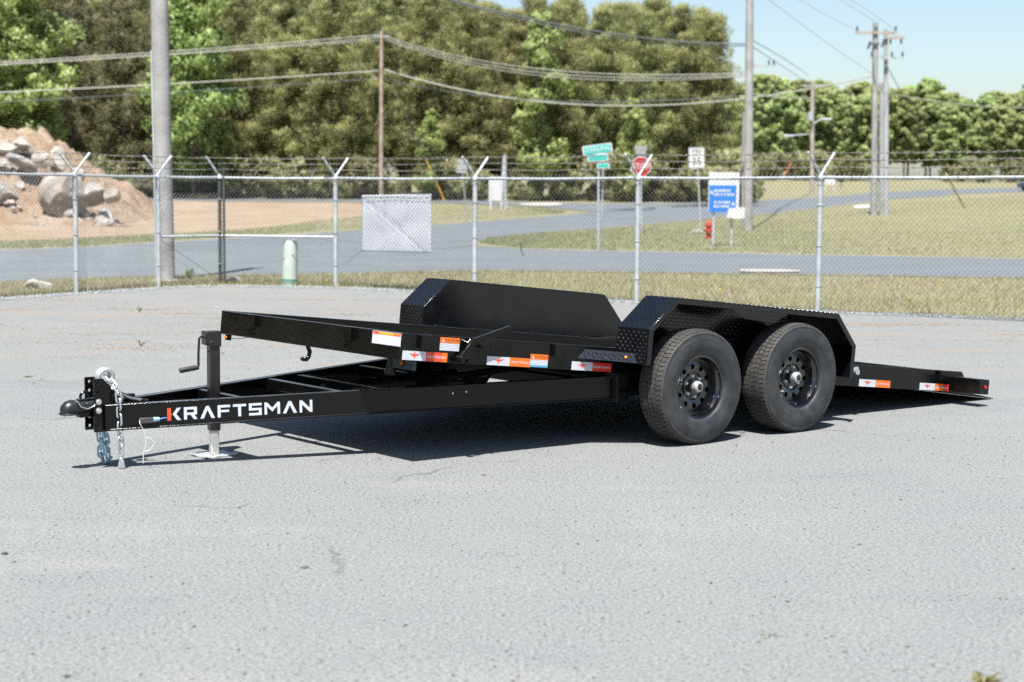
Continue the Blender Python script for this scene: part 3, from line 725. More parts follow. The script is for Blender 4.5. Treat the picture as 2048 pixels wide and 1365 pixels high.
# ------------------------------------------------------------------ signs, hydrant
def facing(me_or_mb): pass
def text_on(parent, txt, size, loc, mat, name='lettering', sx=1.0, rz=0.0, ry=0.0):
    me = text_mesh(txt, size, .002); o = link(name, me, mat, parent)
    o.location = loc; o.rotation_euler = (math.pi/2, ry, rz); o.scale = (sx, 1, 1); return o
def sign_post(name, base, top, r, mat, label):
    e = tag(empty(name, base), label, 'sign'); MB().tube([Vector((0,0,-.2)), top-base], r, 8).build('pole', mat, e); return e
def rpoly(w, h, r=.04, n=4):
    P = []
    for cx, cy, a0 in ((w/2-r, h/2-r, 0), (-w/2+r, h/2-r, 90), (-w/2+r, -h/2+r, 180), (w/2-r, -h/2+r, 270)):
        for k in range(n+1): a = R(a0 + 90*k/n); P.append((cx + r*math.cos(a), cy + r*math.sin(a)))
    return P
UPR = Matrix.Rotation(math.pi/2, 4, 'X')     # prism z -> towards the camera (-y)
def board(parent, name, poly, loc, mat, th=.012, ry=0.0, rz=0.0, bevel=0):
    o = MB().prism(poly, 0, th, UPR).build(name, mat, parent, bevel=bevel); o.location = loc; o.rotation_euler = (0, ry, rz); return o
# street name sign
b = gnd(1197, 503); y = b.y; e = sign_post('street_name_sign', b, at(1197, 300, y), .035, m_galv, 'green street name sign with tilted top blade')
def blade(px0, py0, px1, py1, h, ty, txt, back=False):
    p0, p1 = at(px0, py0, y)-b, at(px1, py1, y)-b; c = (p0+p1)/2; w = (p1-p0).length; ang = -math.atan2(p1.z-p0.z, p1.x-p0.x)
    bw = board(e, 'blade', rpoly(w, h, .03), c + Vector((0, -.05, 0)), m_sign_w, ry=ang)
    bd = board(bw, 'panel', rpoly(w-.05, h-.05, .02), Vector((0, -.014, 0)), m_sign_g, .003)
    if txt: text_on(bw, txt, h*.72, Vector((0, -.02, 0)), m_sign_w, sx=.95)
blade(1165, 303, 1224, 295, .255, 0, 'STERLING')
blade(1175, 317, 1216, 314.5, .20, 0, None)
blade(1194, 332, 1219, 331, .15, 0, None)
b2 = gnd(1204, 435); e = sign_post('sign_pole', b2, at(1206, 338, b2.y), .04, m_galv, 'bare thin sign pole standing behind the street name sign')
# stop sign
b = gnd(1284, 492); b = Vector((at(1284, 400, 66).x, 66, T(66))); y = 66
e = sign_post('stop_sign', b, at(1281, 300, y), .04, m_galv, 'red octagonal stop sign behind a fence post')
oc = lambda r: [(r*math.cos(R(22.5+45*k)), r*math.sin(R(22.5+45*k))) for k in range(8)]
c = at(1281.5, 334, y)-b + Vector((0, -.06, 0))
w = board(e, 'rim', oc(.42), c, m_sign_w); board(w, 'face', oc(.385), Vector((0, -.014, 0)), m_stop, .003); text_on(w, 'STOP', .33, Vector((0, -.019, 0)), m_sign_w, sx=.85)
for py, wd, in ((296, .5), (305, .44)): board(e, 'blade_back', rpoly(wd, .16, .02), at(1281.5, py, y)-b + Vector((0, -.03, 0)), m_sign_back, rz=.3)
# speed limit
b = gnd(1402, 466); y = b.y; e = sign_post('speed_limit_sign', b, at(1394, 300, y), .035, m_galv, 'white speed limit 35 sign on a leaning pole')
c = at(1393, 316, y)-b + Vector((0, -.06, 0)); w = board(e, 'panel', rpoly(.62, .80, .04), c, m_sign_w, ry=R(-1.5))
o = MB(); P1 = rpoly(.58, .76, .03); P2_ = rpoly(.55, .73, .03)
nn = len(P1); o.add([(x, 0, z) for x, z in P1] + [(x, 0, z) for x, z in P2_], [(i, (i+1) % nn, nn+(i+1) % nn, nn+i) for i in range(nn)]); bo = o.build('border', m_ink, w, smooth=0); bo.location = (0, -.0135, 0)
text_on(w, 'SPEED', .15, Vector((0, -.0145, .26)), m_ink); text_on(w, 'LIMIT', .15, Vector((0, -.0145, .12)), m_ink); text_on(w, '35', .42, Vector((0, -.0145, -.15)), m_ink)
# grey back of a sign
b = gnd(937, 447); y = b.y; e = sign_post('road_sign', b, at(921, 318, y), .03, m_sign_back, 'grey back of a leaning road sign before the pines')
board(e, 'panel', rpoly(.46, .62, .03), at(924, 333, y)-b + Vector((0, -.04, 0)), m_sign_back, ry=R(4))
# white board on three posts
b = gnd(996, 417); y = b.y; e = tag(empty('notice_board', b), 'blank white notice board on thin posts before the pines', 'sign')
for px0, px1, py in ((982, 980, 358), (1002, 1008, 312), (1014, 1009, 345)):
    MB().tube([gnd(px0, 418)-b - Vector((0,0,.2)), at(px1, py, y)-b], .06, 6).build('leg', m_galv, e)
board(e, 'panel', rpoly(1.0, 1.35, .02), at(995, 378, y)-b + Vector((0, -.12, 0)), m_sign_w, .03)
# tall pale marker near it
b = gnd(1011, 421); e = sign_post('marker_rod', b, at(1010, 310, b.y), .085, m_steel_w, 'slim pale upright marker rod beside the white notice board')
# blue sign
b = gnd(1445, 491); y = b.y; e = tag(empty('directional_sign', b), 'blue and white directional sign on two grey legs in the field', 'sign')
for px in (1426, 1462): MB().box(-.03, .03, -.03, .03, -.2, 1.2, Matrix.Translation(at(px, 490, y)-b)).build('leg', m_galv, e)
def prect(px0, py0, px1, py1, off, mat, name, th=.02, r=.02, par=e):
    p, q = at(px0, py0, y)-b, at(px1, py1, y)-b
    return board(par, name, rpoly(abs(q.x-p.x), abs(q.z-p.z), r), (p+q)/2 + Vector((0, -off, 0)), mat, th)
prect(1417, 345, 1477, 424, .03, m_sign_w, 'panel', .04, .05); prect(1418, 371, 1471, 425, .072, m_sign_b, 'blue_panel', .008, .005)
for py, x0, x1 in ((381.5, 1428, 1459), (389.5, 1428, 1468), (405, 1427, 1458), (413, 1427, 1456)):
    o = MB(); px = x0
    while px < x1:                       # illegible white lettering
        wd = random.uniform(2.0, 3.4); p = at(px, py+2.6, y)-b; q = at(px+wd, py-2.2, y)-b
        o.box(p.x, q.x, -.086, -.0815, p.z, q.z); px += wd + random.uniform(.7, 1.2)
        if random.random() < .12: px += 2
    o.build('lettering', m_sign_w, e, smooth=0)['kind'] = 'stuff'
for (px, py), up in (((1422.5, 386), 1), ((1465.5, 409), 1)):
    p = at(px, py, y)-b; s_ = .055; o = MB(); o.prism([(-s_, -s_*.7), (s_, -s_*.7), (s_*.6, s_*.4), (0, s_*1.6), (-s_*.6, s_*.4)], 0, .005, UPR); a = o.build('arrow', m_sign_w, e, smooth=0); a.location = p + Vector((0, -.0815, 0))
o = MB(); o.add([tuple(at(px, py, y-.15)-b) for px, py in ((1457, 417), (1490, 415), (1489, 437), (1474, 438), (1453, 436))], [(0, 1, 2, 3, 4)])
c = o.build('hanging_placard', m_sign_w, e, smooth=0); sm = c.modifiers.new('t', 'SOLIDIFY'); sm.thickness = .02
# hydrant
b = gnd(1417, 477); e = tag(empty('fire_hydrant', b), 'red fire hydrant behind the blue directional sign', 'hydrant')
MB().lathe([(.15, -.05), (.15, .04), (.095, .05), (.09, .40), (.125, .42), (.125, .46), (.10, .47), (.09, .55), (.05, .61), (.03, .62), (.03, .67), (0, .68)], 18).build('barrel', m_hyd, e)
for dx, r in ((-.17, .06), (.17, .06)): MB().tube([(0, 0, .3), (dx, 0, .3)], [r, r], 12).build('side_outlet', m_hyd, e)
MB().tube([(0, 0, .26), (0, -.17, .26)], .075, 12).build('front_outlet', m_hyd, e)
# small far signs by the far road
b = gnd(1656, 384); y = b.y; e = tag(empty('far_sign', b), 'white board on two legs by the far road', 'sign')
prect(1650, 352, 1670, 370, .05, m_sign_w, 'panel', .03, .02, e)
for px in (1651, 1668.5): MB().tube([at(px, 383, y)-b - Vector((0,0,.2)), at(px, 354, y)-b], .05, 6).build('leg', m_sign_w, e)
b = gnd(1682, 374); y = b.y; e = tag(empty('trash_bin', b), 'dark bin on a short post by the far road', 'bin')
p = at(1683, 358, y)-b; MB().box(-.33, .33, -.2, .2, -.35, .3, Matrix.Translation(p)).build('body', m_ink, e, bevel=.06); MB().tube([(0,0,-.1), p], .05, 6).build('post', m_ink, e)
p = gnd(1738, 418); o = MB(); o.tube([Vector((-.9, 0, .06)), Vector((.0, 0, .10))], [.1, .14], 10); c = o.build('drain_pipe', m_sign_w); c.location = p; tag(c, 'short white drain pipe end in the grass by the grouped poles', 'pipe')
p = gnd(1396, 467); o = MB(); o.tube([Vector((-.3, 0, .02)), Vector((.02, 0, .08)), Vector((.22, 0, .02))], [.05, .1, .05], 8); c = o.build('drain_stone', m_rock2); c.location = p; tag(c, 'dark stone on the sandy patch by the speed sign', 'stone')
# far parked car cut by the frame edge
b = gnd(2080, 383); e = tag(empty('parked_car', b), 'dark car half seen on the far road', 'car')
o = MB(); o.prism([(-2.1, .3), (-2.15, .7), (-1.9, .9), (-1.3, 1.0), (-.7, 1.45), (.9, 1.45), (1.5, 1.0), (2.1, .9), (2.15, .35)], -.85, .85, UPR); o.build('body', m_car, e, bevel=.08)
for dx in (-1.3, 1.3):
    for dy in (-.8, .8): MB().lathe([(0, -.1), (.32, -.1), (.33, 0), (.32, .1), (0, .1)], 16, Matrix.Translation((dx, dy, .33)) @ Matrix.Rotation(math.pi/2, 4, 'X')).build('wheel', m_rubber, e)

# ------------------------------------------------------------------ rock pile
def fbm(x, y, sd=0, oct=5):
    r = np.random.default_rng(sd); v = np.zeros_like(x); a = 1.0; f = 1.0
    for _ in range(oct):
        p = r.uniform(0, 6.28, 6); d = r.uniform(-1, 1, (3, 2))
        for k in range(3): v += a*np.sin(f*(x*(1+d[k, 0]) + y*d[k, 1]*1.5) + p[k])*np.cos(f*(y*(1+d[k, 1]*.5) - x*d[k, 0]) + p[k+3])
        a *= .52; f *= 1.95
    return v
nx_, ny_ = 300, 150
X, Y = np.meshgrid(np.linspace(-48, -15.6, nx_), np.linspace(68.5, 92, ny_))
MPX = [-900, -500, -200, 0, 50, 100, 160, 200, 240, 275, 300, 320]; MPZ = [1.5, 3.6, 4.4, 3.95, 3.8, 3.1, 2.0, 1.35, .75, .28, .0, -.2]
prof = np.interp(1024 + F_PX*X/78.0, MPX, MPZ)
depth = np.interp(Y, [68.5, 70, 72.5, 75, 78, 84, 92], [-.15, .05, .42, .8, 1.0, .85, -.2])
Z = prof*depth + (.20*fbm(X*.9, Y*.9, 3) + .13*np.abs(fbm(X*3.1, Y*3.1, 8)))*np.clip(prof*depth, 0, 1) + Tn(Y)
V = np.stack([X, Y, Z], -1).reshape(-1, 3); Fq = [(j*nx_+i, j*nx_+i+1, (j+1)*nx_+i+1, (j+1)*nx_+i) for j in range(ny_-1) for i in range(nx_-1)]
g_ = NT('mound_soil', .95)
c_ = g_.mix(g_.ramp(g_.noise(.7, 5, .65), .38, .62), (.335, .235, .155), (.41, .325, .245))
c_ = g_.mix(g_.ramp(g_.noise(2.2, 5, .7), .52, .66, 0, .8), c_, (.255, .16, .10))
c_ = g_.mix(g_.ramp(g_.noise(4.5, 4, .7), .58, .68, 0, .9), c_, (.47, .42, .355))
m_mound = g_.done(c_, g_.noise(3.2, 7, .75), 1.0, .25)
tag(np_mesh('rubble_mound', V, Fq, m_mound, smooth=True), 'orange sandy mound of earth and rubble beyond the road', 'mound')
def mound_z(x, y):
    p = float(np.interp(1024 + F_PX*x/78.0, MPX, MPZ)); return p*np.interp(y, [68.5, 70, 72.5, 75, 78, 84, 92], [-.15, .05, .42, .8, 1.0, .85, -.2]) + T(y)
def boulder(name, px, py, y, sx, sy, sz, mat, label, seed, rot=0.0, group=None):
    bm = bmesh.new(); bmesh.ops.create_icosphere(bm, subdivisions=4, radius=1)
    r = random.Random(seed); pl = [(Vector((r.gauss(0,1), r.gauss(0,1), r.gauss(0,1))).normalized(), r.uniform(.48, .82)) for _ in range(11)]
    for v in bm.verts:
        d = v.co.normalized(); k = 1.0
        for n_, h in pl:
            c = d.dot(n_)
            if c > 1e-3: k = min(k, h/c)
        k += .022*math.sin(d.x*9+seed)*math.cos(d.y*11+d.z*7) + .012*math.sin(d.x*23+seed*2)*math.sin(d.z*27+d.y*19)
        v.co = Vector((d.x*k*sx, d.y*k*sy, d.z*k*sz))
    me = bpy.data.meshes.new(name); bm.to_mesh(me); bm.free(); me.polygons.foreach_set('use_smooth', [True]*len(me.polygons)); me.set_sharp_from_angle(angle=R(14))
    o = link(name, me, mat); o.location = at(px, py, y); o.rotation_euler = (0, rot, r.uniform(0, 1)); return tag(o, label, 'boulder', group)
boulder('boulder', 128, 390, 71.6, 1.15, 1.0, .98, m_rock, 'largest cream boulder at the foot of the rubble mound', 1)
boulder('boulder', 190, 387, 72.2, .72, .6, .62, m_rock2, 'grey boulder tucked against the largest cream boulder', 5, .5)
boulder('boulder', 226, 392, 72.0, .40, .4, .45, m_rock, 'angular tan boulder at the low tip of the mound', 8)
boulder('boulder', 113, 320, 74.6, .62, .55, .58, m_rock, 'rounded pale boulder perched on the crest of the mound', 12, .6)
boulder('boulder', 8, 392, 71.8, .75, .6, .62, m_rock2, 'grey boulder half buried low in the left of the mound', 15)
boulder('boulder', 88, 322, 74.2, .55, .5, .45, m_rock, 'flat cream slab beside the perched pale boulder', 19, .5)
boulder('boulder', 45, 325, 73.9, .75, .5, .40, m_rock2, 'long grey slab on the upper slope of the mound', 22, .4)
boulder('boulder', 15, 298, 75, .8, .6, .5, m_rock, 'broad pale slab near the top of the mound', 26, .3)
boulder('boulder', 42, 288, 75.4, .45, .5, .4, m_rock, 'small pale block at the very top of the mound', 29, .2)
boulder('boulder', 10, 332, 73.6, .5, .5, .35, m_rock2, 'dull grey rock under the broad pale slab', 33, .3)
for i in range(34):
    px = random.uniform(-20, 215); yy = random.uniform(71, 77.5); x = (px-1024)/F_PX*yy; sz_ = random.uniform(.16, .46)
    o = boulder('rock', px, 380, yy, sz_*random.uniform(.8, 1.5), sz_, sz_*random.uniform(.6, 1), random.choice((m_rock, m_rock2)), 'broken angular rock lying on the slope of the rubble mound', 200+i, .4, 'rocks on the rubble mound')
    o['category'] = 'rock'; o.location = (x, yy, mound_z(x, yy) + sz_*.15)
boulder('boulder', 155, 352, 73.4, .42, .4, .35, m_rock, 'small pale rock above the largest boulder', 36, .3)
for i in range(26):
    px, py = random.uniform(0, 235), random.uniform(400, 452)
    g = gnd(px, max(py, 432)); yy = random.uniform(69.3, 73.0); x = (px-1024)/F_PX*yy
    o = boulder('rubble_stone', px, py, yy, .14*random.uniform(.6, 1.7), .14, .11*random.uniform(.6, 1.6), random.choice((m_rock, m_rock2)), 'small loose stone at the foot of the rubble mound', 50+i, .3, 'loose stones below the mound')
    o['category'] = 'stone'; o.location = (x, yy, max(mound_z(x, yy), T(yy)) + .02)

# ------------------------------------------------------------------ trees
def orient(V, d):
    """turn every face outwards from its clump; the clump's own roundness gives the shading normals"""
    g = np.cross(V[:, 1]-V[:, 0], V[:, 2]-V[:, 0]); f = (g*d).sum(1) < 0
    V[f] = V[f][:, [0, 2, 1]]
    g /= np.linalg.norm(g, axis=1)[:, None] + 1e-12; g[f] *= -1
    n = d*.8 + g*.35; n /= np.linalg.norm(n, axis=1)[:, None]
    return V.reshape(-1, 3), np.repeat(n, 3, 0)
def tuft_cloud(C, rad, k, length, width, up=.25, shape='needle', rng=RNG):
    """k faces around each centre of C: needles (triangles) or leaves (quads as 2 triangles)"""
    n = len(C)*k; c = np.repeat(C, k, 0); r = np.repeat(rad, k)
    d = rng.normal(0, 1, (n, 3)); d[:, 2] = d[:, 2]*.7 + up; d /= np.linalg.norm(d, axis=1)[:, None]
    if shape == 'needle':
        base = c + d*(r*rng.uniform(.25, .85, n))[:, None]; d2 = d + rng.normal(0, .45, (n, 3)); d2 /= np.linalg.norm(d2, axis=1)[:, None]
        tip = base + d2*(length*rng.uniform(.6, 1.2, n))[:, None]
        s = np.cross(d, rng.normal(0, 1, (n, 3))); s /= np.linalg.norm(s, axis=1)[:, None] + 1e-9; s *= (width*rng.uniform(.6, 1.3, n))[:, None]
        V = np.stack([base-s*.5, tip+s*.6, tip-s*.6], 1)
        return orient(V.reshape(-1, 3, 3), d)
    p = c + d*(r*rng.uniform(.35, 1.0, n)**.6)[:, None]
    a = rng.normal(0, 1, (n, 3)) + d*.4; a /= np.linalg.norm(a, axis=1)[:, None]
    b = np.cross(a, d + rng.normal(0, .6, (n, 3))); b /= np.linalg.norm(b, axis=1)[:, None] + 1e-9
    l = (length*rng.uniform(.6, 1.3, n))[:, None]; w = (width*rng.uniform(.6, 1.3, n))[:, None]
    V = np.stack([p-a*l, p-b*w, p+a*l, p-a*l, p+a*l, p+b*w], 1)
    return orient(V.reshape(-1, 3, 3), np.repeat(d, 2, 0))
def tree_proto(name, H, rad, base, nb, kind, mat, seed, k, tl, tw, trunk_r, fullness=1.0, conic=.5):
    rng = np.random.default_rng(seed); e = empty(name)
    wood = MB(); pts = [Vector((0, 0, -.5))]; n = 7
    for i in range(1, n+1): pts.append(Vector((rng.normal(0, .12)*i/n*2, rng.normal(0, .12)*i/n*2, H*.94*i/n)))
    wood.tube(pts, [trunk_r*(1-.88*i/n) for i in range(n+1)], 8)
    C = []; Rr = []
    def trunk_at(z): return Vector((np.interp(z, [p.z for p in pts], [p.x for p in pts]), np.interp(z, [p.z for p in pts], [p.y for p in pts]), z))
    for i in range(nb):
        f = (i + rng.random())/nb; z = base + (H-base)*f*.97
        if kind == 'pine': prof = (1-f)**conic*(.55+.45*min(1, f/.18)) if f > 0 else .5
        else: prof = math.sin(math.pi*min(.97, .18 + .8*f))**.7
        L = rad*prof*rng.uniform(.55, 1.12); a = i*2.39996 + rng.normal(0, .35)
        s = trunk_at(z*.96); dv = Vector((math.cos(a), math.sin(a), rng.uniform(.05, .45) if kind == 'pine' else rng.uniform(.25, .8)))
        tip = s + dv*L; midp = s.lerp(tip, .5) + Vector((0, 0, -.06*L))
        wood.tube([s, midp, tip], [trunk_r*.28*(1-f*.6), trunk_r*.16*(1-f*.6), .012], 4, caps=False)
        m = max(2, int((2 + L*1.35)*fullness))
        for j in range(m):
            t = rng.uniform(.3, 1.05); q = s.lerp(tip, t)
            sp = (.30 if kind == 'pine' else .26)*L*(.35+.65*t)
            C.append((q.x + rng.normal(0, sp), q.y + rng.normal(0, sp), q.z + rng.normal(0, sp*.55)))
            Rr.append(rng.uniform(.34, .74) if kind == 'pine' else (rng.uniform(.38, .8)*min(1.1, .45+L*.3) if rad < 3.4 else rng.uniform(.32, .72)))
    for j in range(6): C.append((rng.normal(0, .2 if kind == 'pine' else rad*.10), rng.normal(0, .2 if kind == 'pine' else rad*.10), H*(.84 + .018*j))); Rr.append(.55 if kind == 'pine' else max(.3, rad*.24 - j*.04*rad*.24))
    C = np.array(C); Rr = np.array(Rr)
    for _ in range(3):                   # no clump may float free of the crown
        G = np.linalg.norm(C[:, None]-C[None], axis=2) - (Rr[None] + Rr[:, None]); keep = (G < -.05).sum(1) >= 4
        C, Rr = C[keep], Rr[keep]
    Vv = tuft_cloud(np.array(C), np.array(Rr), k, tl, tw, .3 if kind == 'pine' else .1, 'needle' if kind == 'pine' else 'leaf', rng)
    Vv, Nn = Vv
    cr = np_mesh('crown', Vv, np.arange(len(Vv)).reshape(-1, 3), mat, e, smooth=True)
    if len(cr.data.vertices) == len(Nn): cr.data.normals_split_custom_set_from_vertices(Nn.astype(np.float32))
    wood.build('trunk', m_bark, e, smooth=50)
    return e
protos = {
    'p1': tree_proto('pine_tree', 17.0, 3.4, 2.2, 92, 'pine', m_pine, 11, 150, .30, .048, .20),
    'p2': tree_proto('pine_tree', 16.0, 3.0, 1.2, 92, 'pine', m_pine, 12, 150, .30, .048, .19, 1.0, .4),
    'p3': tree_proto('pine_tree', 18.5, 3.7, 3.2, 92, 'pine', m_pine, 13, 150, .30, .048, .22, 1.0, .45),
    'p4': tree_proto('pine_tree', 15.0, 3.2, .8, 92, 'pine', m_pine_d, 14, 140, .30, .048, .18, .9, .55),
    'd1': tree_proto('broadleaf_tree', 15.0, 2.7, 1.2, 60, 'leaf', m_leaf, 21, 110, .14, .085, .14, 1.0),
    'd2': tree_proto('broadleaf_tree', 9.0, 1.5, .6, 34, 'leaf', m_leaf, 22, 110, .12, .075, .08, 1.0),
    'f1': tree_proto('wood_tree', 16.5, 4.6, 3.0, 110, 'leaf', m_leaf_far, 31, 62, .26, .17, .2, 1.35),
    'f2': tree_proto('wood_tree', 14.5, 4.0, 2.0, 100, 'leaf', m_leaf_far, 32, 62, .26, .17, .2, 1.35),
    'f3': tree_proto('wood_tree', 18.0, 3.6, 3.5, 100, 'leaf', m_leaf_far, 33, 62, .26, .17, .2, 1.35),
    'b1': tree_proto('shrub', 3.2, 1.8, .1, 22, 'leaf', m_brush, 41, 80, .13, .07, .05, 1.3),
    'b2': tree_proto('shrub', 2.2, 1.5, .05, 20, 'leaf', m_brush, 42, 80, .12, .06, .04, 1.4),
}
used = set()
def plant(k, x, y, s, rz, label, cat, group, sz=None):
    o = protos[k]
    if k in used: o = copy_tree(o)
    used.add(k); o.location = (x, y, T(y)-.1); o.rotation_euler = (0, 0, rz); o.scale = (s, s, (sz or 1)*s)
    return tag(o, label, cat, group)
rt = random.Random(5); PH = {'p1': 17.0, 'p2': 16.0, 'p3': 18.5, 'p4': 15.0}
LP = {'p1': 'tall olive green pine standing in the wood behind the road', 'p2': 'bushy olive pine with low branches in the wood', 'p3': 'tallest rounded pine rising above the wood edge', 'p4': 'dark brownish pine in the wood'}
GP = {'p1': 'olive pines of the wood', 'p2': 'bushy pines of the wood', 'p3': 'tallest pines of the wood', 'p4': 'dark pines of the wood'}
def pine(px, y, k=None, s=1.0, sz=None, lab=None):
    k = k or rt.choice(('p1', 'p2', 'p3'))
    e_ = float(np.interp(px, [-200, 900, 965, 1010, 1060, 1180, 1330, 1420, 1500], [.128, .126, .113, .110, .117, .117, .116, .109, .09])) - (.003 if y < 123 else 0) + rt.uniform(-.004, .002)
    s = (CAM_H + e_*y - T(y) + .1)/PH[k]
    plant(k, (px-1024)/F_PX*y, y, s, rt.uniform(0, 6.28), lab or LP[k], 'tree', GP[k], sz)
FRONT = ['olive pine behind the bright tree at the end of the mound', 'dark brownish pine right of the bright broadleaf tree above the rubble', 'dark brownish pine directly behind the rubble mound tip', 'dark brownish pine behind the thick grey pole',
         'bushy pine beside the tall bright broadleaf tree', 'olive pine midway between thick grey pole and brown pole', 'bushy pine just before the brown wooden pole', 'tall pine directly behind the brown wooden pole', 'bushy pine behind the yellow guy guard sapling',
         'bushy pine behind the grey sign back', 'shorter olive pine behind the white notice board', 'bushy pine behind the tall thin pale sapling', 'olive pine behind the tilted green street sign', 'bushy pine behind the stop sign', 'olive pine behind the speed limit sign', 'bushy pine at the right end of the wood behind the blue sign']
# front row, left to right (pixel column, depth, kind, scale)
for i in range(7): pine(-230 - i*88 + rt.uniform(-15, 15), 119 + rt.uniform(-1, 1))
for px, y, k, s in ((-130, 117, 'p1', 1.0), (150, 119, 'p4', 1.15), (250, 118, 'p4', 1.2), (330, 121, 'p4', 1.1), (470, 120, 'p2', 1.05), (570, 121, 'p1', 1.1), (660, 119, 'p2', 1.12), (750, 121, 'p3', 1.0), (850, 120, 'p2', 1.1),
                    (935, 121, 'p2', .98), (1030, 121, 'p1', .93), (1110, 119, 'p2', 1.0), (1195, 121, 'p1', 1.0), (1280, 119, 'p2', 1.02), (1350, 120, 'p1', .97), (1415, 121, 'p2', .93)):
    pine(px, y, k, s*1.0, None, FRONT.pop(0))
for i in range(-8, 19): pine(-160 + i*86 + rt.uniform(-20, 20), 126 + rt.uniform(-1.5, 1.5), None, rt.uniform(.98, 1.12) if i < 12 else rt.uniform(.85, .96))
for i in range(-8, 18): pine(-140 + i*86 + rt.uniform(-20, 20), 133 + rt.uniform(-2, 2), None, rt.uniform(1.0, 1.15) if i < 12 else rt.uniform(.84, .92))
for i in range(14): pine(-120 + i*104 + rt.uniform(-20, 20), 141 + rt.uniform(-2, 2), None, 1.0)
for i in range(24):
    yy = 4 + i*4.4 + rt.uniform(-1, 1); xx = -min(-46, -(46 if False else 46)) if False else -(44 + yy*.10 + (i % 3)*4.5)
    if xx > -.33*yy - 6: xx = -.33*yy - 8
    k = rt.choice(('p1', 'p2', 'p3', 'p4')); plant(k, xx, yy, rt.uniform(.95, 1.15), rt.uniform(0, 6.28), 'pine of the wood where it continues past the rubble mound', 'tree', 'pines beyond the rubble mound')
for i in range(20):
    yy = 6 + i*2.6 + rt.uniform(-.6, .6); plant('b1', -(40.5 + yy*.08 + (i % 2)*2), yy, rt.uniform(1.5, 2.0), rt.uniform(0, 6.28), 'tall bush under the pines past the rubble mound', 'shrub', 'bushes under the pines past the mound')
for i in range(14):
    yy = 8 + i*4.1 + rt.uniform(-1, 1); plant(rt.choice(('p2', 'p4')), -(60 + (i % 2)*5), yy, rt.uniform(.95, 1.15), rt.uniform(0, 6.28), 'pine of the wood where it continues past the rubble mound', 'tree', 'pines beyond the rubble mound')
# pale broadleaf trees along the edge
GD = 'bright broadleaf trees at the wood edge'
plant('d1', (70-1024)/F_PX*112, 112, 1.12, .3, 'bright green broadleaf tree rising behind the rubble mound', 'tree', None)
plant('d1', (388-1024)/F_PX*113.5, 113.5, 1.12, 1.9, 'tall bright green broadleaf tree beside the thick grey pole', 'tree', None, 1.05)
plant('d1', (-60-1024)/F_PX*110, 110, 1.0, 4.0, 'bright green broadleaf tree at the far end of the mound', 'tree', None)
plant('d2', (858-1024)/F_PX*114.5, 114.5, .72, .8, 'slender bright sapling beside the yellow guy guard', 'tree', None)
plant('d2', (1080-1024)/F_PX*115.5, 115.5, 1.35, 2.2, 'tall thin pale sapling among the pines behind the street signs', 'tree', None, 1.1)
plant('d2', (1265-1024)/F_PX*115, 115, .82, 3.1, 'thin bright sapling behind the stop sign', 'tree', None)
plant('d2', (455-1024)/F_PX*114, 114, .6, 3.6, 'low bright sapling beneath the bushy pines', 'tree', None)
for i in range(30):
    px = -120 + i*54 + rt.uniform(-18, 18); k = rt.choice(('b1', 'b2')); y = 116.2 + rt.uniform(-1, 1.5)
    plant(k, (px-1024)/F_PX*y, y, rt.uniform(.45, 1.2), rt.uniform(0, 6), 'low shrub in the undergrowth along the foot of the pines', 'shrub', 'undergrowth along the pines')
for i in range(5):
    px = 1420 + i*14; y = 104 + i*.5; plant('b1', (px-1024)/F_PX*y, y, rt.uniform(.55, .9), rt.uniform(0, 6), 'yellow green bush at the right end of the pine wood', 'shrub', 'bushes at the end of the pines')
for px in (30, 10, 60, 110): plant('b1', (px-1024)/F_PX*86, 86, rt.uniform(.9, 1.3), rt.uniform(0, 6), 'bright bush growing behind the rubble mound', 'shrub', 'bushes behind the mound')
# the far wood on the right
LF = {'f1': 'broad green tree in the far wood beyond the field', 'f2': 'round green tree in the far wood beyond the field', 'f3': 'tall narrow tree in the far wood beyond the field'}
GF = {'f1': 'broad trees of the far wood', 'f2': 'round trees of the far wood', 'f3': 'tall trees of the far wood'}
for row, (y0, s0) in enumerate(((228, .80), (243, .9), (258, .98), (272, 1.02))):
    for i in range(11 if row < 2 else 12):
        px = 1390 + i*84 + rt.uniform(-18, 18) + row*26; k = rt.choice(('f1', 'f2', 'f3')); y = y0 + rt.uniform(-4, 4)
        hs = np.interp(px, [1390, 1500, 1700, 1850, 1960, 2100, 2400], [.92, .95, .98, .96, .84, .90, .95])
        plant(k, (px-1024)/F_PX*y, y, s0*hs*rt.uniform(.9, 1.05), rt.uniform(0, 6.28), LF[k], 'tree', GF[k])
for i in range(26):
    px = 1480 + i*32 + rt.uniform(-10, 10); y = 219 + rt.uniform(-2, 3)
    if 1500 < px < 1990 and rt.random() < .35: continue
    plant(rt.choice(('b1', 'b2')), (px-1024)/F_PX*y, y, rt.uniform(.8, 1.5), rt.uniform(0, 6), 'low bush along the foot of the far wood', 'shrub', 'bushes along the far wood')
for k in list(protos):
    if k not in used:
        for c in list(protos[k].children): bpy.data.objects.remove(c)
        bpy.data.objects.remove(protos[k])

# ------------------------------------------------------------------ the trailer (local x forward, y towards the near side, z up)
AZT, DW, TILT, Z0, SF, DH, AX, VR, HR, FW = 0.6743, 1.02988, 0.10405, 0.55841, 2.03993, 0.155, 0.90657, 1.35306, 0.35308, 0.28522
TR = tag(empty('equipment_trailer', (0.33102, 11.47554, 0), AZT + math.pi), 'black tandem axle tilt deck equipment trailer parked on the grey lot', 'trailer')
def deckset(o): o.location = (0, 0, Z0); o.rotation_euler = (0, -TILT, 0); return o
def part(mb, name, mat, parent=TR, deck=False, bevel=.003, smooth=35, seg=2):
    o = mb.build(name, mat, parent, smooth, bevel, seg); return deckset(o) if deck else o
RX = Matrix.Rotation(math.pi/2, 4, 'X')                       # prism (x, y, h) -> (x, -h, y)
VO = DW + FW

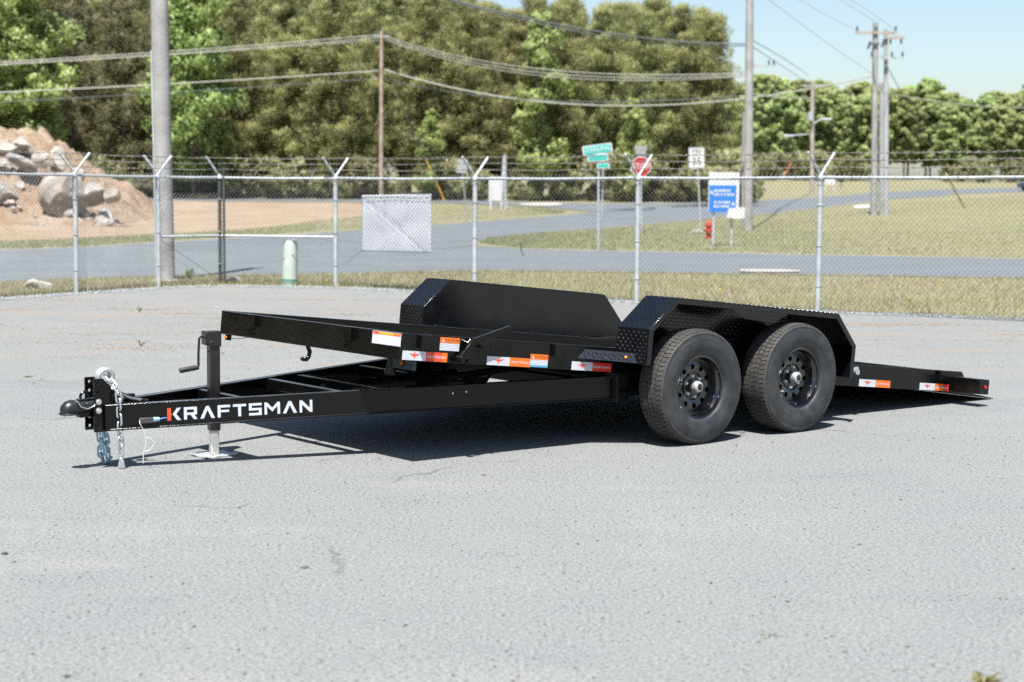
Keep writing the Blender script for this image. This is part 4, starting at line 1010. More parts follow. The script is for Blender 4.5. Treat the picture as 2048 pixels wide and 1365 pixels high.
# tilting deck --------------------------------------------------
part(MB().box(-2.96, SF-.012, -DW+.01, DW-.01, -.034, -.007), 'deck_plate', m_deck, deck=True, bevel=0)
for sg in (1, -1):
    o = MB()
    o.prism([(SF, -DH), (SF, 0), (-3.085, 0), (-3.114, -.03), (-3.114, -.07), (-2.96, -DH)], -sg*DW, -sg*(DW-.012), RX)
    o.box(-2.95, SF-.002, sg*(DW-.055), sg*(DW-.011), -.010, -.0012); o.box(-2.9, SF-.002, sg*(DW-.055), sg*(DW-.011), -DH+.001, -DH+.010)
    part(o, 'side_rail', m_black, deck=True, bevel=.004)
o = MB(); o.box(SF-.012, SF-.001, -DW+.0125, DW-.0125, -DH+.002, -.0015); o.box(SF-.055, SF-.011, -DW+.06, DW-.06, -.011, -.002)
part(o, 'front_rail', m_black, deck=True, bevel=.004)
for s in (1.45, .85, .25, -.35, -.95, -1.55, -2.15, -2.7):
    part(MB().box(s-.03, s+.03, -DW+.06, DW-.06, -.135, -.036), 'deck_crossmember', m_dark, deck=True, bevel=0)
o = MB(); o.prism([(-2.88, -.10), (-3.12, -.146), (-3.52, -.186), (-3.523, -.192), (-2.88, -.158)], -DW+.0125, DW-.0125, RX); part(o, 'rear_ramp', m_black, deck=True, bevel=.002)
for s, w in ((1.885, .075), (.90, .075), (-2.84, .09)):
    o = MB()
    for a in (s-w/2, s+w/2-.008): o.box(a, a+.008, DW-.002, DW+.028, -.078, -.003)
    o.box(s-w/2+.008, s+w/2-.008, DW+.020, DW+.028, -.078, -.003); part(o, 'stake_pocket', m_black, deck=True, bevel=.0015)
for v, w in ((-.60, .085), (.505, .085), (.20, .0)):
    if not w: continue
    o = MB()
    for a in (v-w/2, v+w/2-.008): o.box(SF-.002, SF+.028, a, a+.008, -.078, -.003)
    o.box(SF+.020, SF+.028, v-w/2+.008, v+w/2-.008, -.078, -.003); part(o, 'stake_pocket', m_black, deck=True, bevel=.0015)
for s in (.28, -.06, -.62, -1.15): part(MB().box(s-.05, s+.05, -DW+.012, -DW+.03, -.006, .006), 'weld_tab', m_black, deck=True)

# fenders -------------------------------------------------------
def lugs(mb, O, e1, e2, w, h, pitch=.031, ln=.0115, wd=.0036, ht=.0034):
    O, e1, e2 = Vector(O), Vector(e1).normalized(), Vector(e2).normalized(); n = e1.cross(e2)
    i = 0; y = pitch*.5
    while y < h - .006:
        x = pitch*.5; j = 0
        while x < w - .006:
            a = R(45) if (i+j) % 2 else R(-45)
            d = e1*math.cos(a) + e2*math.sin(a); s = n.cross(d); c = O + e1*x + e2*y
            mb.add([c-d*ln, c+d*ln, c-s*wd, c+s*wd, c-d*ln*.55+n*ht, c+d*ln*.55+n*ht], [(0, 2, 5, 4), (2, 1, 5), (1, 3, 5), (3, 0, 4, 5), (0, 4, 3)][:4])
            x += pitch*.72; j += 1
        y += pitch*.72; i += 1
FO = [(.4259, -.085), (.4259, .1345), (.2143, .3393), (-1.2916, .3393), (-1.4982, .1345), (-1.4982, -.086)]
def inset(P, d):
    out = []
    for i, p in enumerate(P):
        a = Vector(P[max(i-1, 0)]); b = Vector(p); c = Vector(P[min(i+1, len(P)-1)])
        e1 = (b-a) if i > 0 else (c-b); e2 = (c-b) if i < len(P)-1 else (b-a)
        n1 = Vector((-e1.y, e1.x)).normalized(); n2 = Vector((-e2.y, e2.x)).normalized(); m = (n1+n2).normalized()
        q = b + m*d/max(.3, m.dot(n1)); out.append((q.x, q.y))
    return out
for sg in (1, -1):
    o = MB(); IN = inset(FO, .0045)
    for i in range(len(FO)-1):
        o.prism([FO[i], FO[i+1], IN[i+1], IN[i]], -sg*DW, -sg*(VO-.0002), RX)
    wall = [(FO[0][0]-.005, -.004)] + IN[1:5] + [(FO[5][0]+.005, -.004)]
    o.prism(wall, -sg*(DW-.003), -sg*(DW+.003), RX)
    lip = inset(FO, .036)
    for i in range(len(FO)-1): o.prism([IN[i], IN[i+1], lip[i+1], lip[i]], -sg*(VO-.0045), -sg*(VO+.0003), RX)
    fen = part(o, 'fender', m_plate, deck=True, bevel=.0012)
    if sg > 0:
        g = MB(); g.prism([(-.262, .302), (-.40, .248), (-.66, .240), (-.80, .302)], -(VO-.004), -(VO+.0005), RX); gu = g.build('gusset', m_plate, fen)
    l = MB(); v0 = DW if sg > 0 else -VO
    faces = [((FO[0][0], v0, -.085), (0, 1, 0), (0, 0, 1), FW, .2195), ((FO[1][0], v0, FO[1][1]), (0, 1, 0), (FO[2][0]-FO[1][0], 0, FO[2][1]-FO[1][1]), FW, .2945),
             ((FO[2][0], v0, FO[2][1]), (0, 1, 0), (-1, 0, 0), FW, 1.505), ((FO[3][0], v0, FO[3][1]), (0, 1, 0), (FO[4][0]-FO[3][0], 0, FO[4][1]-FO[3][1]), FW, .2909)]
    for O_, e1, e2, w, h in faces: lugs(l, O_, e1, e2, w, h)
    if sg > 0:
        lugs(l, (-.27, VO+.0005, .241), (-1, 0, 0), (0, 0, 1), .52, .055)
        for O_, e1, e2, w, h in [((.40, DW+.0035, .0), (-1, 0, 0), (0, 0, 1), 1.85, .13), ((.21, DW+.0035, .13), (-1, 0, 0), (0, 0, 1), 1.47, .19)]: lugs(l, O_, e1, e2, w, h)
    lo = l.build('tread_pattern', m_plate, fen, smooth=0); lo['kind'] = 'stuff'

# step plate before the near fender
o = MB(); z1, z0_ = -.022, -.080
o.add([(.68, DW-.002, z1), (.432, DW-.002, z1), (.432, DW+.175, z1), (.736, DW-.002, z0_), (.432, DW-.002, z0_), (.432, DW+.215, z0_)],
      [(0, 2, 1), (3, 4, 5), (0, 3, 5, 2), (1, 2, 5, 4), (0, 1, 4, 3)])
st = part(o, 'step_plate', m_step, deck=True, bevel=.002)
l = MB(); a = Vector((.705, DW+.02, z0_)); b = Vector((.432, DW+.215, z0_))
lugs(l, a, (b-a), (Vector((.432, DW+.175, z1))-b), (a-b).length, .068, .036, .0155, .0055, .0065); lo = l.build('tread_pattern', m_step, st, smooth=0); lo['kind'] = 'stuff'
fc = b.lerp(a, .19) + (Vector((.432, DW+.175, z1))-b)*.5; nn = (b-a).cross(Vector((.432, DW+.175, z1))-b).normalized()
MB().tube([fc, fc + nn*.008, fc + nn*.010], [.008, .008, .005], 12).build('marker_light', m_amber, st)

# tail light boxes
for sg in (1, -1):
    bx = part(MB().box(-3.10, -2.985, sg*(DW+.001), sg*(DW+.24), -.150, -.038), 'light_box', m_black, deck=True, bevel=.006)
    MB().tube([(-3.045, sg*(DW+.239), -.095), (-3.045, sg*(DW+.252), -.095)], .012, 12).build('marker_light', m_redlens, bx)
    MB().tube([(-3.098, sg*(DW+.12), -.095), (-3.112, sg*(DW+.12), -.095)], .04, 16).build('tail_lamp', m_redlens, bx)

# lever and pin
def bar(mb, P, w, y0, y1):
    L = []; Rr = []
    for i, p in enumerate(P):
        p = Vector(p); d = (Vector(P[min(i+1, len(P)-1)]) - Vector(P[max(i-1, 0)])).normalized(); n = Vector((-d.y, d.x)); L.append(p+n*w/2); Rr.append(p-n*w/2)
    for i in range(len(P)-1): mb.prism([tuple(L[i]), tuple(L[i+1]), tuple(Rr[i+1]), tuple(Rr[i])], -y0, -y1, RX)
o = MB(); bar(o, [(1.66, -.145), (1.56, -.018), (1.30, .072)], .034, DW+.030, DW+.042); lv = part(o, 'latch_lever', m_black, deck=True, bevel=.002)
MB().tube([(1.645, DW, -.128), (1.645, DW+.055, -.128)], .018, 12).build('pivot_bolt', m_black, lv); MB().tube([(1.575, DW, -.133), (1.575, DW+.03, -.133)], .012, 10).build('pivot_nut', m_black, lv)
o = MB(); o.tube([Vector((1.475 + .027*math.cos(a), DW+.05+.01*math.sin(a), -.05 + .034*math.sin(a))) for a in np.linspace(0, 2*math.pi, 25)[:-1]], .0028, 6, closed=True); part(o, 'pull_ring', m_black, deck=True, bevel=0)
part(MB().tube([(1.51, DW, -.045), (1.51, DW+.06, -.045)], .009, 8), 'latch_pin', m_black, deck=True, bevel=0)
part(MB().tube([(1.625, DW, -.015), (1.60, DW+.03, -.028), (1.585, DW+.03, -.01)], .003, 6), 'cable_clip', m_black, deck=True, bevel=0)
# bracket with amber lamp under the front, hook, front marker
br_ = part(MB().box(1.575, 1.60, .325, .545, -.238, -.165), 'lamp_bracket', M_('blue_lit_bracket', (.06, .085, .12), .35), deck=True, bevel=.003)  # blue light falling on the bracket is put into its base colour
MB().tube([(1.60, .435, -.2), (1.606, .435, -.2)], .022, 14).build('rubber_ring', m_ink, br_); MB().tube([(1.605, .435, -.2), (1.612, .435, -.2)], .014, 12).build('marker_light', m_amber, br_)
part(MB().tube([(1.58, .28, -.15), (1.58, .28, -.24), (1.57, .27, -.27)], [.02, .025, .04], 10), 'rubber_bumper', m_rubber, deck=True, bevel=0)
o = MB(); bar(o, [(2.02, -.15), (2.0, -.185), (2.005, -.215), (2.02, -.235), (2.045, -.235), (2.055, -.222)], .022, .01, .03); part(o, 'hook', m_black, deck=True, bevel=.003)
mk = part(MB().box(2.0, 2.03, -.975, -.94, -.19, -.15), 'front_marker', m_black, deck=True); MB().tube([(2.03, -.96, -.172), (2.042, -.96, -.172)], .009, 10).build('marker_light', m_amber, mk)
part(MB().tube([(2.01, -.94, -.178), (1.99, -.86, -.172), (1.97, -.78, -.156)], .0022, 5), 'lamp_wire', m_cable_d, deck=True, bevel=0)

# decals --------------------------------------------------------
def B(x0, y0, x1, y1): return [(x0, y0), (x1, y0), (x1, y1), (x0, y1)]
GL = {'K': (1.02, [[(.40, .5), (.66, .5), (1.02, 1), (.72, 1)], [(.40, .5), (.72, 0), (1.02, 0), (.66, .5)]]),
      'R': (1.0, [B(0, 0, .22, 1), B(.22, .8, .97, 1), B(.75, .56, .97, .8), B(.22, .37, .97, .56), [(.5, .37), (.72, 0), (1.0, 0), (.77, .37)]]),
      'A': (1.1, [[(0, 0), (.26, 0), (.55, .68), (.55, 1), (.44, 1)], [(.55, .68), (.84, 0), (1.1, 0), (.66, 1), (.55, 1)]]),
      'F': (.95, [B(0, 0, .22, .8), B(0, .8, .95, 1), B(.22, .42, .86, .6)]), 'T': (1.0, [B(0, .8, 1, 1), B(.39, 0, .61, .8)]),
      'S': (.98, [B(0, .8, .98, 1), B(0, .6, .22, .8), B(0, .41, .98, .6), B(.76, .2, .98, .41), B(0, 0, .98, .2)]),
      'M': (1.2, [B(0, 0, .2, 1), B(1.0, 0, 1.2, 1), [(.2, 1), (.2, .68), (.6, .22), (.6, .54)], [(.6, .54), (.6, .22), (1.0, .68), (1.0, 1)]]),
      'N': (1.0, [B(0, 0, .2, 1), B(.8, 0, 1, 1), [(.2, 1), (.2, .66), (.8, 0), (.8, .34)]])}
K_RED = [(0, 0), (.27, 0), (.27, .36), (.34, .5), (.27, .64), (.27, 1), (0, 1)]
def layout(word, gap=.2):
    x = 0; out = []
    for ch in word: out.append((ch, x)); x += GL[ch][0] + gap
    return out, x - gap
def flat(mb, poly, z, M): mb.add([(x, y, z) for x, y in poly], [tuple(range(len(poly)))] if sum(poly[i][0]*poly[(i+1) % len(poly)][1]-poly[(i+1) % len(poly)][0]*poly[i][1] for i in range(len(poly))) > 0 else [tuple(range(len(poly)-1, -1, -1))], M)
BIRD = [[(-.5, .32), (-.08, .22), (-.08, .08), (-.32, .16)], [(.5, .32), (.32, .16), (.08, .08), (.08, .22)], [(-.36, .10), (-.08, .02), (-.07, -.06), (-.22, .0)], [(.36, .10), (.22, .0), (.07, -.06), (.08, .02)],
        [(-.075, .25), (-.075, -.1), (0, -.5), (.075, -.1), (.075, .25)], [(-.05, .30), (.0, .30), (.09, .36), (.06, .46), (-.02, .46)]]
SIDE = lambda s, n: Matrix.Translation((s, DW+.0012, n)) @ Matrix(((-1, 0, 0, 0), (0, 0, 1, 0), (0, 1, 0, 0), (0, 0, 0, 1)))
def strip_decal(s, n, w, h, right, extra=None):
    M = SIDE(s, n)
    o = MB(); flat(o, B(0, 0, w*.52, h), 0, M); d = part(o, 'reflective_decal', m_white, deck=True, bevel=0, smooth=0)
    q = MB(); flat(q, B(w*.52, 0, w, h), 0, M); q.build('colour_half', right, d, 0)
    if extra: q = MB(); flat(q, B(extra[1]*w, 0, extra[2]*w, h), .0004, M); q.build('colour_band', extra[0], d, 0)
    q = MB()
    for P in BIRD: flat(q, [(w*.265 + x*.083, h*.52 + y*.040) for x, y in P], .0008, M)
    q.build('emblem', m_redor, d, 0)
    L, tw = layout('KRAFTSMAN'); sx = w*.41/tw; q = MB(); hh = h*.26
    for ch, x in L:
        if ch == 'K': flat(q, [(w*.55 + (x+a)*sx, h*.36 + b_*hh) for a, b_ in B(0, 0, .28, 1)], .0008, M)
        for P in GL[ch][1]: flat(q, [(w*.55 + (x+a)*sx, h*.36 + b_*hh) for a, b_ in P], .0008, M)
    q.build('wordmark', m_white, d, 0)
strip_decal(2.030, -.150, .314, .052, m_redor, (m_orange, .88, .999)); strip_decal(1.428, -.1515, .326, .051, m_orange); strip_decal(.776, -.1525, .326, .052, m_red)
strip_decal(-1.911, -.1525, .345, .051, m_orange); strip_decal(-2.593, -.1525, .345, .051, m_orange, (m_red, .79, .999))
def stripes(name, period, lo, hi, axis=1):
    m = M_(name, lo, .45); N, L = m.node_tree.nodes, m.node_tree.links
    tc = N.new('ShaderNodeTexCoord'); sp = N.new('ShaderNodeSeparateXYZ'); L.new(tc.outputs['Object'], sp.inputs[0])
    w = N.new('ShaderNodeMath'); w.operation = 'PINGPONG'; w.inputs[1].default_value = period/2; L.new(sp.outputs[2], w.inputs[0])
    nz = N.new('ShaderNodeTexNoise'); nz.inputs['Scale'].default_value = 260; L.new(tc.outputs['Object'], nz.inputs['Vector'])
    st_ = N.new('ShaderNodeMath'); st_.operation = 'LESS_THAN'; st_.inputs[1].default_value = period*.22; L.new(w.outputs[0], st_.inputs[0])
    gt = N.new('ShaderNodeMath'); gt.operation = 'GREATER_THAN'; gt.inputs[1].default_value = .42; L.new(nz.outputs['Fac'], gt.inputs[0])
    ml = N.new('ShaderNodeMath'); ml.operation = 'MULTIPLY'; L.new(st_.outputs[0], ml.inputs[0]); L.new(gt.outputs[0], ml.inputs[1])
    mx = N.new('ShaderNodeMix'); mx.data_type = 'RGBA'; mx.inputs['A'].default_value = (*lo, 1); mx.inputs['B'].default_value = (*hi, 1); L.new(ml.outputs[0], mx.inputs['Factor']); L.new(mx.outputs['Result'], N['Principled BSDF'].inputs['Base Color']); return m
m_fine = stripes('fine_print', .0085, (.60, .62, .66), (.27, .28, .30))
def caution(s, n, w, h, foot=False):
    M = SIDE(s, n); o = MB(); flat(o, B(0, 0, w, h), 0, M); d = part(o, 'caution_label', m_fine, deck=True, bevel=0, smooth=0)
    q = MB(); flat(q, B(0, h*.58, w, h), .0005, M); q.build('orange_header', m_orange, d, 0)
    if foot: q = MB(); flat(q, B(0, 0, w, h*.15), .0005, M); q.build('blue_foot', M_('decal_blue', (.10, .42, .68), .4), d, 0)
    q = MB(); flat(q, [(w*.09, h*.66), (w*.22, h*.66), (w*.155, h*.88)], .0009, M); q.build('warning_triangle', m_white, d, 0)
    me = text_mesh('CAUTION', h*.26, 0); t = link('lettering', me, m_ink, d); t.matrix_local = M @ Matrix.Translation((w*.61, h*.79, .0009)) @ Matrix.Scale(w*.68/(h*.26*4.3), 4, (1, 0, 0))
caution(1.776, -.084, .139, .075); caution(1.103, -.148, .137, .076, True)
FR = lambda v, n: Matrix.Translation((SF+.0005, v, n)) @ Matrix(((0, 0, 1, 0), (1, 0, 0, 0), (0, 1, 0, 0), (0, 0, 0, 1)))
M = FR(.735, -.079); o = MB(); flat(o, B(0, 0, .285, .073), 0, M); d = part(o, 'warning_label', m_fine, deck=True, bevel=0, smooth=0)
for x0, x1, mt in ((.004, .064, m_redor), (.066, .138, m_yellow), (.140, .205, m_yellow), (.207, .281, m_orange)):
    q = MB(); flat(q, B(x0, .055, x1, .070), .0005, M); q.build('header', mt, d, 0)

# tongue ---------------------------------------------------------
def railM(sg):
    zt_ = lambda u: .408 + (1-u)*.019
    hw = lambda u: .135 + .295*(3.2-u)
    a = Vector((3.375, sg*hw(3.375), zt_(3.375))); b = Vector((.395, sg*hw(.395), zt_(.395)))
    X_ = (b-a).normalized(); Y_ = Vector((0, 0, 1)).cross(X_).normalized(); Z_ = X_.cross(Y_)
    M = Matrix(((X_.x, Y_.x, Z_.x, a.x), (X_.y, Y_.y, Z_.y, a.y), (X_.z, Y_.z, Z_.z, a.z), (0, 0, 0, 1))); return M, (b-a).length
for sg in (1, -1):
    M, L = railM(sg); o = MB(); i_ = sg
    o.box(0, L, 0, i_*.008, -.145, 0, M); o.box(0, L, i_*.0085, i_*.05, -.009, -.001, M); o.box(0, L, i_*.0085, i_*.05, -.144, -.136, M)
    o.box(.02, L, -i_*.011, -i_*.0005, -.1448, -.134, M)
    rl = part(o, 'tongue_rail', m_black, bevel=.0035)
    if sg > 0:
        LM = M @ Matrix.Translation((0, 0, 0)) @ Matrix(((1, 0, 0, 0), (0, 0, -1, 0), (0, 1, 0, 0), (0, 0, 0, 1)))     # x along rail, y up, z outwards
        x_of = lambda u: (3.375-u)/(3.375-.395)*L
        x0, x1 = x_of(3.047), x_of(2.241); lay, tw = layout('KRAFTSMAN', .21); sx = (x1-x0)/tw; hh = .070; yb = -.108
        film = MB(); flat(film, rpoly(1, 1, .0) if False else B(x0-.012, yb-.014, x1+.014, yb+hh+.012), .0008, LM); film.build('decal_film', M_('decal_film', (.007, .006, .0055), .22, spec=.3), rl, 0)
        for ch, x in lay:
            if ch == 'K': q = MB(); flat(q, [(x0 + (x+a)*sx, yb + b_*hh) for a, b_ in K_RED], .0014, LM); q.build('letter', m_redor, rl, 0)
            q = MB()
            for P in GL[ch][1]: flat(q, [(x0 + (x+a)*sx, yb + b_*hh) for a, b_ in P], .0014, LM)
            q.build('letter', m_letter, rl, 0)
        for u, z in ((1.325, -.045), (1.408, -.05)): c = LM @ Vector((x_of(u), z, 0)); n_ = LM.to_3x3() @ Vector((0, 0, 1)); MB().tube([c, c+n_*.004], .006, 8).build('rivet', m_zinc, rl)
        c = x_of(.518); o = MB(); o.box(c-.004, c+.004, -.0015, .0, -.143, -.002, M); o.build('weld_seam', m_dark, rl)
        bb = MB(); bb.box(x_of(3.20), x_of(3.125), -.022, -.0015, -.113, -.082, M); bo = part(bb, 'breakaway_switch', M_('grey_plastic', (.05, .05, .055), .5), bevel=.003)
        p = lambda u, z, y=-.012: M @ Vector((x_of(u), y, z))
        MB().tube([p(3.125, -.096), p(3.092, -.095)], [.015, .012], 10).build('switch_cap', M_('blue_grey_plastic', (.25, .38, .52), .4), bo)
        MB().tube([p(3.095, -.095), p(3.07, -.091), p(3.054, -.09)], .004, 6).build('cord', m_bluecord, bo)
        MB().tube([p(3.198, -.085), p(3.20, -.11, -.03), p(3.175, -.16, -.025), p(3.17, -.22, -.03), p(3.185, -.28, -.03), p(3.19, -.335, -.035)], .0022, 6).build('pull_cable', m_sign_w, bo)
        MB().tube([p(3.17, -.19, -.03), p(3.14, -.20, -.035), p(3.125, -.23, -.035), p(3.15, -.26, -.03), p(3.175, -.27, -.03)], .002, 6).build('cable_loop', m_sign_w, bo)
for u, b_ in ((2.5996, .30), (2.0256, .47), (1.7815, .55), (1.2, .72)):
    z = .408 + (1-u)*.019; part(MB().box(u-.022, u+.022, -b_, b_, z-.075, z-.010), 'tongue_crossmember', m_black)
part(MB().box(2.61, 2.67, -.25, .25, .24, .30), 'jack_mount', m_black)
# running gear under the deck
for sg in (1, -1):
    part(MB().box(-1.62, .42, sg*.80, sg*.88, .27, .40), 'frame_rail', m_dark)
    part(MB().box(-1.35, .40, sg*.905, sg*.965, .40, .44), 'spring', m_dark)
for u in (.36, -.45, -1.55): part(MB().box(u-.04, u+.04, -.8, .8, .29, .37), 'frame_crossmember', m_dark)
for u in (0, -AX): part(MB().tube([(u, -1.16, HR-.02), (u, 1.16, HR-.02)], .045, 12), 'axle', m_dark, bevel=0)
part(MB().tube([(1.9, .0, .33), (.9, 0, .36)], .05, 14), 'cushion_cylinder', m_dark, bevel=0); part(MB().tube([(.9, 0, .36), (.3, 0, .39)], .022, 10), 'cylinder_rod', m_dark, bevel=0)
part(MB().tube([(1.02, .55, .45), (1.1, .6, .40), (1.18, .62, .37), (1.2, .62, .33)], .008, 6), 'brake_hose', m_dark, bevel=0)
hg = part(MB().box(.30, .40, .97, 1.02, .26, .44), 'spring_hanger', m_dark)
for x in (.33, .375): MB().tube([(x, 1.02, .33), (x, 1.034, .33)], .014, 6).build('bolt', m_black, hg)
cl = part(MB().box(-1.86, -1.62, .96, 1.025, .30, .36), 'deck_latch', m_dark)
MB().tube([(-1.80, 1.03, .315), (-1.80, 1.09, .32)], .022, 10).build('latch_bolt', m_zinc, cl); MB().tube([(-1.775, 1.05, .335), (-1.845, 1.05, .34)], .012, 8).build('latch_clip', m_zinc, cl)

# coupler, plates, chains ----------------------------------------
def holed(mb, u0, u1, z0, z1, hr, hz, y0, y1):
    """rectangle with one round hole, extruded from y0 to y1"""
    cu, cz = (u0+u1)/2, hz; n = 24; inn = []; out = []
    for k in range(n):
        a = 2*math.pi*k/n; c, s = math.cos(a), math.sin(a); inn.append((cu+hr*c, cz+hr*s))
        t = min(((u1-cu)/c if c > 1e-9 else (u0-cu)/c if c < -1e-9 else 9e9), ((z1-cz)/s if s > 1e-9 else (z0-cz)/s if s < -1e-9 else 9e9)); out.append((cu+t*c, cz+t*s))
    vs = [(x, y0, z) for x, z in inn] + [(x, y0, z) for x, z in out] + [(x, y1, z) for x, z in inn] + [(x, y1, z) for x, z in out]
    fs = []
    for k in range(n):
        l = (k+1) % n
        fs += [(k, l, n+l, n+k), (2*n+k, 3*n+k, 3*n+l, 2*n+l), (k, 2*n+k, 2*n+l, l), (n+k, n+l, 3*n+l, 3*n+k)]
    mb.add(vs, fs)
for sg in (1, -1):
    y0, y1 = sg*.052, sg*.062; o = MB(); zs = np.linspace(.212, .510, 7)
    for a, b in zip(zs, zs[1:]): holed(o, 3.377, 3.430, a, b, .0085, (a+b)/2, y0, y1)
    o.prism([(3.377, .212), (3.377, .510), (3.265, .405), (3.255, .212)], -y0, -y1, RX)
    part(o, 'coupler_plate', m_black, bevel=0, smooth=0)
for z in (.381, .332):
    bt = part(MB().tube([(3.4035, -.07, z), (3.4035, .066, z)], .008, 10), 'coupler_bolt', m_zinc, bevel=0)
    MB().tube([(3.4035, .062, z), (3.4035, .066, z)], .017, 16).build('washer', m_zinc, bt); MB().tube([(3.4035, .066, z), (3.4035, .078, z)], .012, 6).build('bolt_head', m_hub, bt)
part(MB().box(3.24, 3.385, -.051, .051, .225, .37), 'tongue_nose', m_black)
o = MB(); sec = [(3.598, .0, .330, .012, .018), (3.590, 0, .335, .032, .034), (3.570, 0, .342, .043, .046), (3.545, 0, .345, .046, .050), (3.515, 0, .347, .044, .048), (3.485, 0, .350, .040, .040), (3.45, 0, .352, .040, .038), (3.40, 0, .352, .046, .040), (3.36, 0, .352, .046, .040)]
n = 24; vs = []; fs = []
for (u, v, z, ry, rz) in sec:
    for k in range(n):
        a = 2*math.pi*k/n; zz = math.sin(a); vs.append((u, v + ry*math.cos(a), z + rz*(zz if zz > -.45 else -.45)))
for i in range(len(sec)-1):
    for k in range(n): l = (k+1) % n; fs.append((i*n+k, (i+1)*n+k, (i+1)*n+l, i*n+l))
fs.append(tuple(range(n))); o.add(vs, fs); cp = part(o, 'coupler', M_('coupler_black', (.012, .013, .015), .38), bevel=0, smooth=50)
MB().tube([(3.552 + .048*math.cos(a), .050*math.sin(a), .320) for a in np.linspace(0, 2*math.pi, 29)[:-1]], .006, 8, closed=True).build('socket_rim', cp.data.materials[0], cp)
MB().box(3.36, 3.50, -.028, .028, .295, .33).build('socket_clamp', m_black, cp, bevel=.006)
MB().tube([(3.455 + .027*math.cos(a), .0, .405 + .03*math.sin(a)) for a in np.linspace(-.6, math.pi+.6, 20)], .008, 8).build('latch_loop', m_black, cp)
MB().box(3.38, 3.50, -.02, .02, .383, .398).build('latch_arm', m_black, cp, bevel=.004)
MB().tube([(3.52, -.05, .392), (3.52, .055, .388)], .004, 8).build('lock_pin', m_zinc, cp)
MB().tube([(3.52, .05, .388), (3.505, .062, .36), (3.47, .064, .347), (3.43, .064, .36), (3.415, .05, .385)], .003, 6).build('pin_wire', m_zinc, cp)
for y in (-.018, .012): 
    part(MB().tube([(3.335 + .040*math.cos(a), y + .004*math.sin(a), .516 + .036*math.sin(a)) for a in np.linspace(-.5, math.pi+.75, 26)], [.0135]*26, 10), 'chain_shackle', m_hub, bevel=0)
part(MB().box(3.15, 3.21, -.04, .0, .36, .405), 'cable_box', m_black, bevel=.006)
part(MB().tube([(3.29, .03, .43), (3.25, .03, .41), (3.20, .035, .385), (3.14, .05, .372)], .007, 6), 'wiring_cable', m_cable_d, bevel=0)
part(MB().tube([(3.29, .0, .44), (3.24, .01, .415), (3.17, .02, .385), (3.10, .06, .368)], .006, 6), 'wiring_cable', m_dark, bevel=0)
link_mb = MB(); N_ = 20; ln_, wd_ = .0175, .0165
pts = [(wd_*math.cos(a), 0, (ln_ if math.sin(a) >= 0 else -ln_)*(1 if abs(math.sin(a)) > .02 else 1) + wd_*math.sin(a)) for a in np.linspace(0.08, 2*math.pi-.08+.0, N_)]
link_mb.tube(pts, .0062, 8, closed=True)
link_me = None
def chain(path, name, mat, step=.043, end=None):
    global link_me
    P = [Vector(p) for p in path]; d = [0]
    for a, b in zip(P, P[1:]): d.append(d[-1] + (b-a).length)
    par = MB().tube([P[0]-Vector((0, 0, .004)), P[0]+Vector((0, 0, .004))], .006, 8).build(name, mat, TR)
    t = 0; k = 0
    while t < d[-1] + .001:
        q = [Vector((np.interp(tt, d, [p.x for p in P]), np.interp(tt, d, [p.y for p in P]), np.interp(tt, d, [p.z for p in P]))) for tt in (t, min(t+.01, d[-1]), max(t-.01, 0))]
        dr = (q[2]-q[1]); dr = dr.normalized() if dr.length > 1e-6 else Vector((0, 0, 1))
        me = bpy.data.meshes.get('chain_link_' + mat.name)
        if me is None:
            o = link_mb.build('chain_link', mat, par, 60); o.data.name = 'chain_link_' + mat.name
        else: o = link('chain_link', me, mat, par)
        o.matrix_local = Matrix.Translation(q[0]) @ dr.to_track_quat('Z', 'Y').to_matrix().to_4x4() @ Matrix.Rotation((k % 2)*math.pi/2 + .5 + random.uniform(-.15, .15), 4, 'Z')
        t += step; k += 1
    return par
c1 = chain([(3.325, .02, .50), (3.31, .075, .455), (3.300, .095, .42), (3.295, .097, .32), (3.292, .098, .18), (3.289, .099, .065)], 'safety_chain', m_zinc)
o = MB(); o.prism([(-.010, .026), (.010, .026), (.021, -.030), (.016, -.038), (-.016, -.038), (-.021, -.030)], -.008, .008, Matrix.Translation((3.288, .099, .040)) @ Matrix.Rotation(R(-40), 4, 'Z') @ RX); hk = o.build('chain_hook', m_zinc, c1, bevel=.005)
m_blue_z = M_('blue_zinc', (.42, .58, .70), .35, .7, .2, 40)
chain([(3.335, -.085, .25), (3.325, -.09, .15), (3.32, -.095, .06), (3.305, -.10, .02), (3.28, -.10, .018), (3.275, -.10, .06), (3.29, -.095, .15), (3.30, -.09, .25)], 'safety_chain', m_blue_z, .043)

# jack -----------------------------------------------------------
JU, JV = 2.6415, -.022; JM = Matrix.Translation((JU, JV, 0)) @ Matrix.Rotation(R(-8), 4, 'Z')
j = part(MB().box(-.031, .031, -.031, .031, .150, .70, JM), 'jack', M_('jack_black', (.012, .0105, .010), .28), bevel=.005)
jm = j.data.materials[0]
MB().box(-.037, .060, -.039, .039, .655, .735, JM).build('jack_cap', jm, j, bevel=.005); MB().box(-.036, .036, -.036, .041, .645, .682, JM).build('jack_collar', jm, j, bevel=.006)
MB().box(-.024, .024, -.024, .024, .008, .30, JM).build('drop_leg', m_galvfoot, j, bevel=.004)
o = MB(); n = 10; vs = []
for a in range(n+1):
    for b_ in range(n+1):
        x, y = -.115 + .23*a/n, -.085 + .17*b_/n; vs.append((x, y, .007 + .014*max(0, abs(x)/.115-.75)*4*(1 if x*y < 0 else .3)*abs(y)/.085 + .002*math.sin(a*1.7+b_)))
